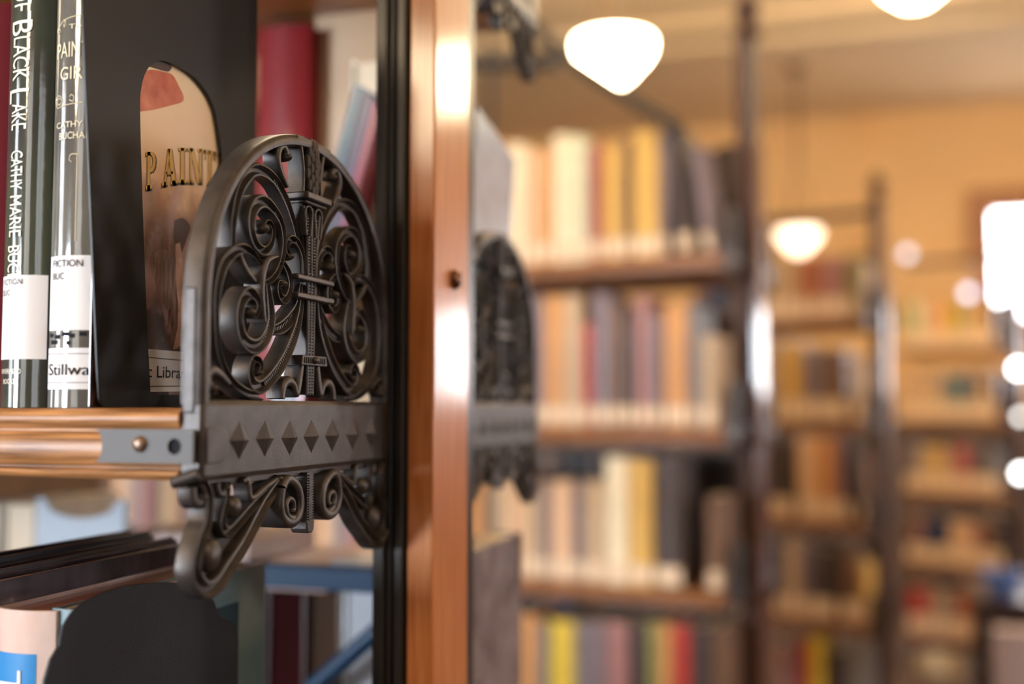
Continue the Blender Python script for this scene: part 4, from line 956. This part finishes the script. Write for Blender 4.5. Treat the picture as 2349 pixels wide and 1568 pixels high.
# ---------------------------------------------------------------- lamps
OPAL = emit('lit_opal_glass', (1, .80, .52), LAMP_LIGHT); BRASS = mat('dark_brass', (.18, .10, .05), rough=.35, metal=.7)
def bowl_lamp(x, y, z, r, label, glass=None):
    o = empty('ceiling_lamp', (x, y, z)); tag(o, label, 'lamp', 'hanging bowl lamps')
    mb = MB(); mb.lathe([(r, 0), (r * 1.0, -.02), (r * .97, -r * .28), (r * .82, -r * .52), (r * .66, -r * .66), (r * .5, -r * .88), (r * .25, -r * 1.08), (0, -r * 1.13), (0, -r * 1.08), (r * .45, -r * .84), (r * .75, -r * .48), (r * .93, -.02), (r * .93, 0), (r, 0)], (0, 0, 0), seg=32); mb.build('glass_bowl', glass or OPAL, o)
    mb = MB()
    for k in range(3):
        a = 2 * math.pi * k / 3; mb.tube([(r * .96 * math.cos(a), r * .96 * math.sin(a), 0), (0, 0, .42)], .004, 6)
    mb.build('chains', BRASS, o)
    mb = MB(); mb.lathe([(0, .40), (.012, .40), (.012, RZ - z - .03), (.06, RZ - z - .03), (.06, RZ - z), (0, RZ - z)], (0, 0, 0), seg=16); mb.build('stem', BRASS, o)
    return o
p = ray(1408, 96); p = CAM + p * 4.7; bowl_lamp(p.x, p.y, p.z, .165, 'big glowing white bowl lamp hanging above the nearest background range')
p = CAM + ray(1832, 530) * 7.0; 
bowl_lamp(p.x, p.y, p.z, .135, 'small glowing lamp above the second background range, right of the tall post', emit('warm_opal_glass', (1, .74, .50), 3.5))
p = CAM + ray(2095, -135) * 4.5; bowl_lamp(p.x, p.y, p.z, .24, 'lamp whose glow lights the ceiling at the upper right edge')
bowl_lamp(-1.57, -2.2, 2.6, .30, 'lamp hanging behind the reader near the front windows'); bowl_lamp(-.75, 1.62, 2.75, .18, 'added unseen lamp over the aisle behind the near stack, warming the background books'); bowl_lamp(1.5, .15, 2.65, .2, 'added unseen lamp right of the reader, lighting the book cover and iron edges'); bowl_lamp(1.08, 4.4, 2.85, .2, 'lamp hanging right of the frame over the aisle'); bowl_lamp(-1.6, 3.2, 2.9, .2, 'added unseen fill lamp over the left part of the nearest background range')  # lamps behind the stack, right of the reader and at left are added fill
def globe(u, v, d, rpx, label, strength, color=(1, .97, .95)):
    c = CAM + ray(u, v) * d; r = rpx / 2500 * d; r = max(.02, r)
    o = empty('spot_glow', (c.x, RY1 - .06, c.z)); tag(o, label, 'lamp', 'added glows for bright spots')
    mb = MB(); mb.ell((0, 0, 0), (r, r, r), 20, 12); mb.build('glow_ball', emit('spot_emission', color, strength), o)
    mb = MB(); mb.lathe([(0, 0), (.03, 0), (.03, .05 - .0), (0, .05)], (0, .008, 0), axis='y', seg=16); mb.build('wall_plate', BRASS, o)
dB = (RY1 - .06)
def wall_u(u, v): return ony(u, v, RY1 - .06)
for u, v, rp, s_l, lab in ((2221, 672, 10, 3.2, 'added round pale glow for a bright spot on the far wall left of the window'), (2081, 582, 12, 2.0, 'added pale lilac glow for an oval bright spot beside the second end post')):
    c = wall_u(u, v); o = empty('spot_glow', c); tag(o, lab, 'lamp', 'added glows for bright spots'); r = .036  # glowing ball and plate added to stand in for a blurred bright spot
    mb = MB(); mb.ell((0, 0, 0), (r, r * .8, r), 20, 12); mb.build('glow_ball', emit('spot_emission', (.74, .80, 1), s_l), o)
    mb = MB(); mb.lathe([(0, .03), (.03, .03), (.03, .06), (0, .06)], (0, 0, 0), axis='y', seg=16); mb.build('wall_plate', BRASS, o)
for k, (u, v, r, lab) in enumerate(((2336, 845, .05, 'uppermost of three added white glow balls for glints at the right edge'), (2341, 955, .035, 'middle of three added white glow balls for glints at the right edge'), (2342, 1085, .045, 'lowest of three added white glow balls for glints at the right edge'))):
    Yg = YCC - .12; c = ony(u, v, Yg); r *= .5
    o = empty('glint_ball', c); tag(o, lab, 'lamp', 'added glow balls for glints by the range end')  # glowing ball and arm added in place of a daylight glint
    mb = MB(); mb.ell((0, 0, 0), (r, r, r), 20, 12); mb.build('glow_ball', emit('glint_emission', (1, 1, .97), (16, 5, 14)[k]), o)
    mb = MB(); mb.tube([(0, r, 0), (0, .13, 0)], .008, 8); mb.build('bracket_arm', BRASS, o)
# small dark table with a blue box, lower right
YT = 3.9; c0, c1_ = ony(2235, 1372, YT), ony(2420, 1372, YT)
t = empty('side_table', ((c0.x + c1_.x) / 2, YT + .2, 0)); tag(t, 'small dark wooden table at the lower right edge', 'table')
hwt = (c1_.x - c0.x) / 2
DKW = mat('dark_table_wood', (.04, .02, .015), rough=.35, coat=.4)
mb = MB(); mb.box((-hwt, -.2, c0.z - .03), (hwt, .2, c0.z)); mb.build('tabletop', DKW, t, bevel=.004)
mb = MB(); mb.box((-hwt + .02, -.17, c0.z - .11), (hwt - .02, .17, c0.z - .03)); mb.build('apron', DKW, t)
for sx_ in (-1, 1):
    for sy_ in (-1, 1):
        mb = MB(); mb.box((sx_ * (hwt - .045) - .02, sy_ * .15 - .02, 0), (sx_ * (hwt - .045) + .02, sy_ * .15 + .02, c0.z - .11)); mb.build('leg', DKW, t)
bb = empty('blue_bowl', (ony(2305, 1330, YT).x, YT + .05, c0.z)); tag(bb, 'shiny blue bowl on the dark side table at the lower right', 'bowl')
mb = MB(); mb.lathe([(0, .004), (.03, 0), (.034, .004), (.05, .03), (.062, .065), (.065, .088), (.06, .088), (.045, .03), (0, .012)], (0, 0, 0), seg=28); mb.build('bowl_body', mat('blue_glaze', (.10, .22, .62), rough=.12, coat=1), bb)
mb = MB(); mb.lathe([(0, 0), (.036, 0), (.036, .006), (0, .006)], (0, 0, 0), seg=28); mb.build('foot_ring', mat('blue_glaze', (.06, .12, .4), rough=.2), bb)
pbx = PZ(2325, 1500, 3.7)
tag(MB().box((pbx.x - .05, 3.72, 0), (pbx.x + .1, 3.80, PZ(2325, 1450, 3.7).z)).build('paper_roll_box', mat('pale_lilac_card', (.5, .42, .46), rough=.6), None, bevel=.004), 'pale lilac upright box below the side table, lower right corner', 'box')
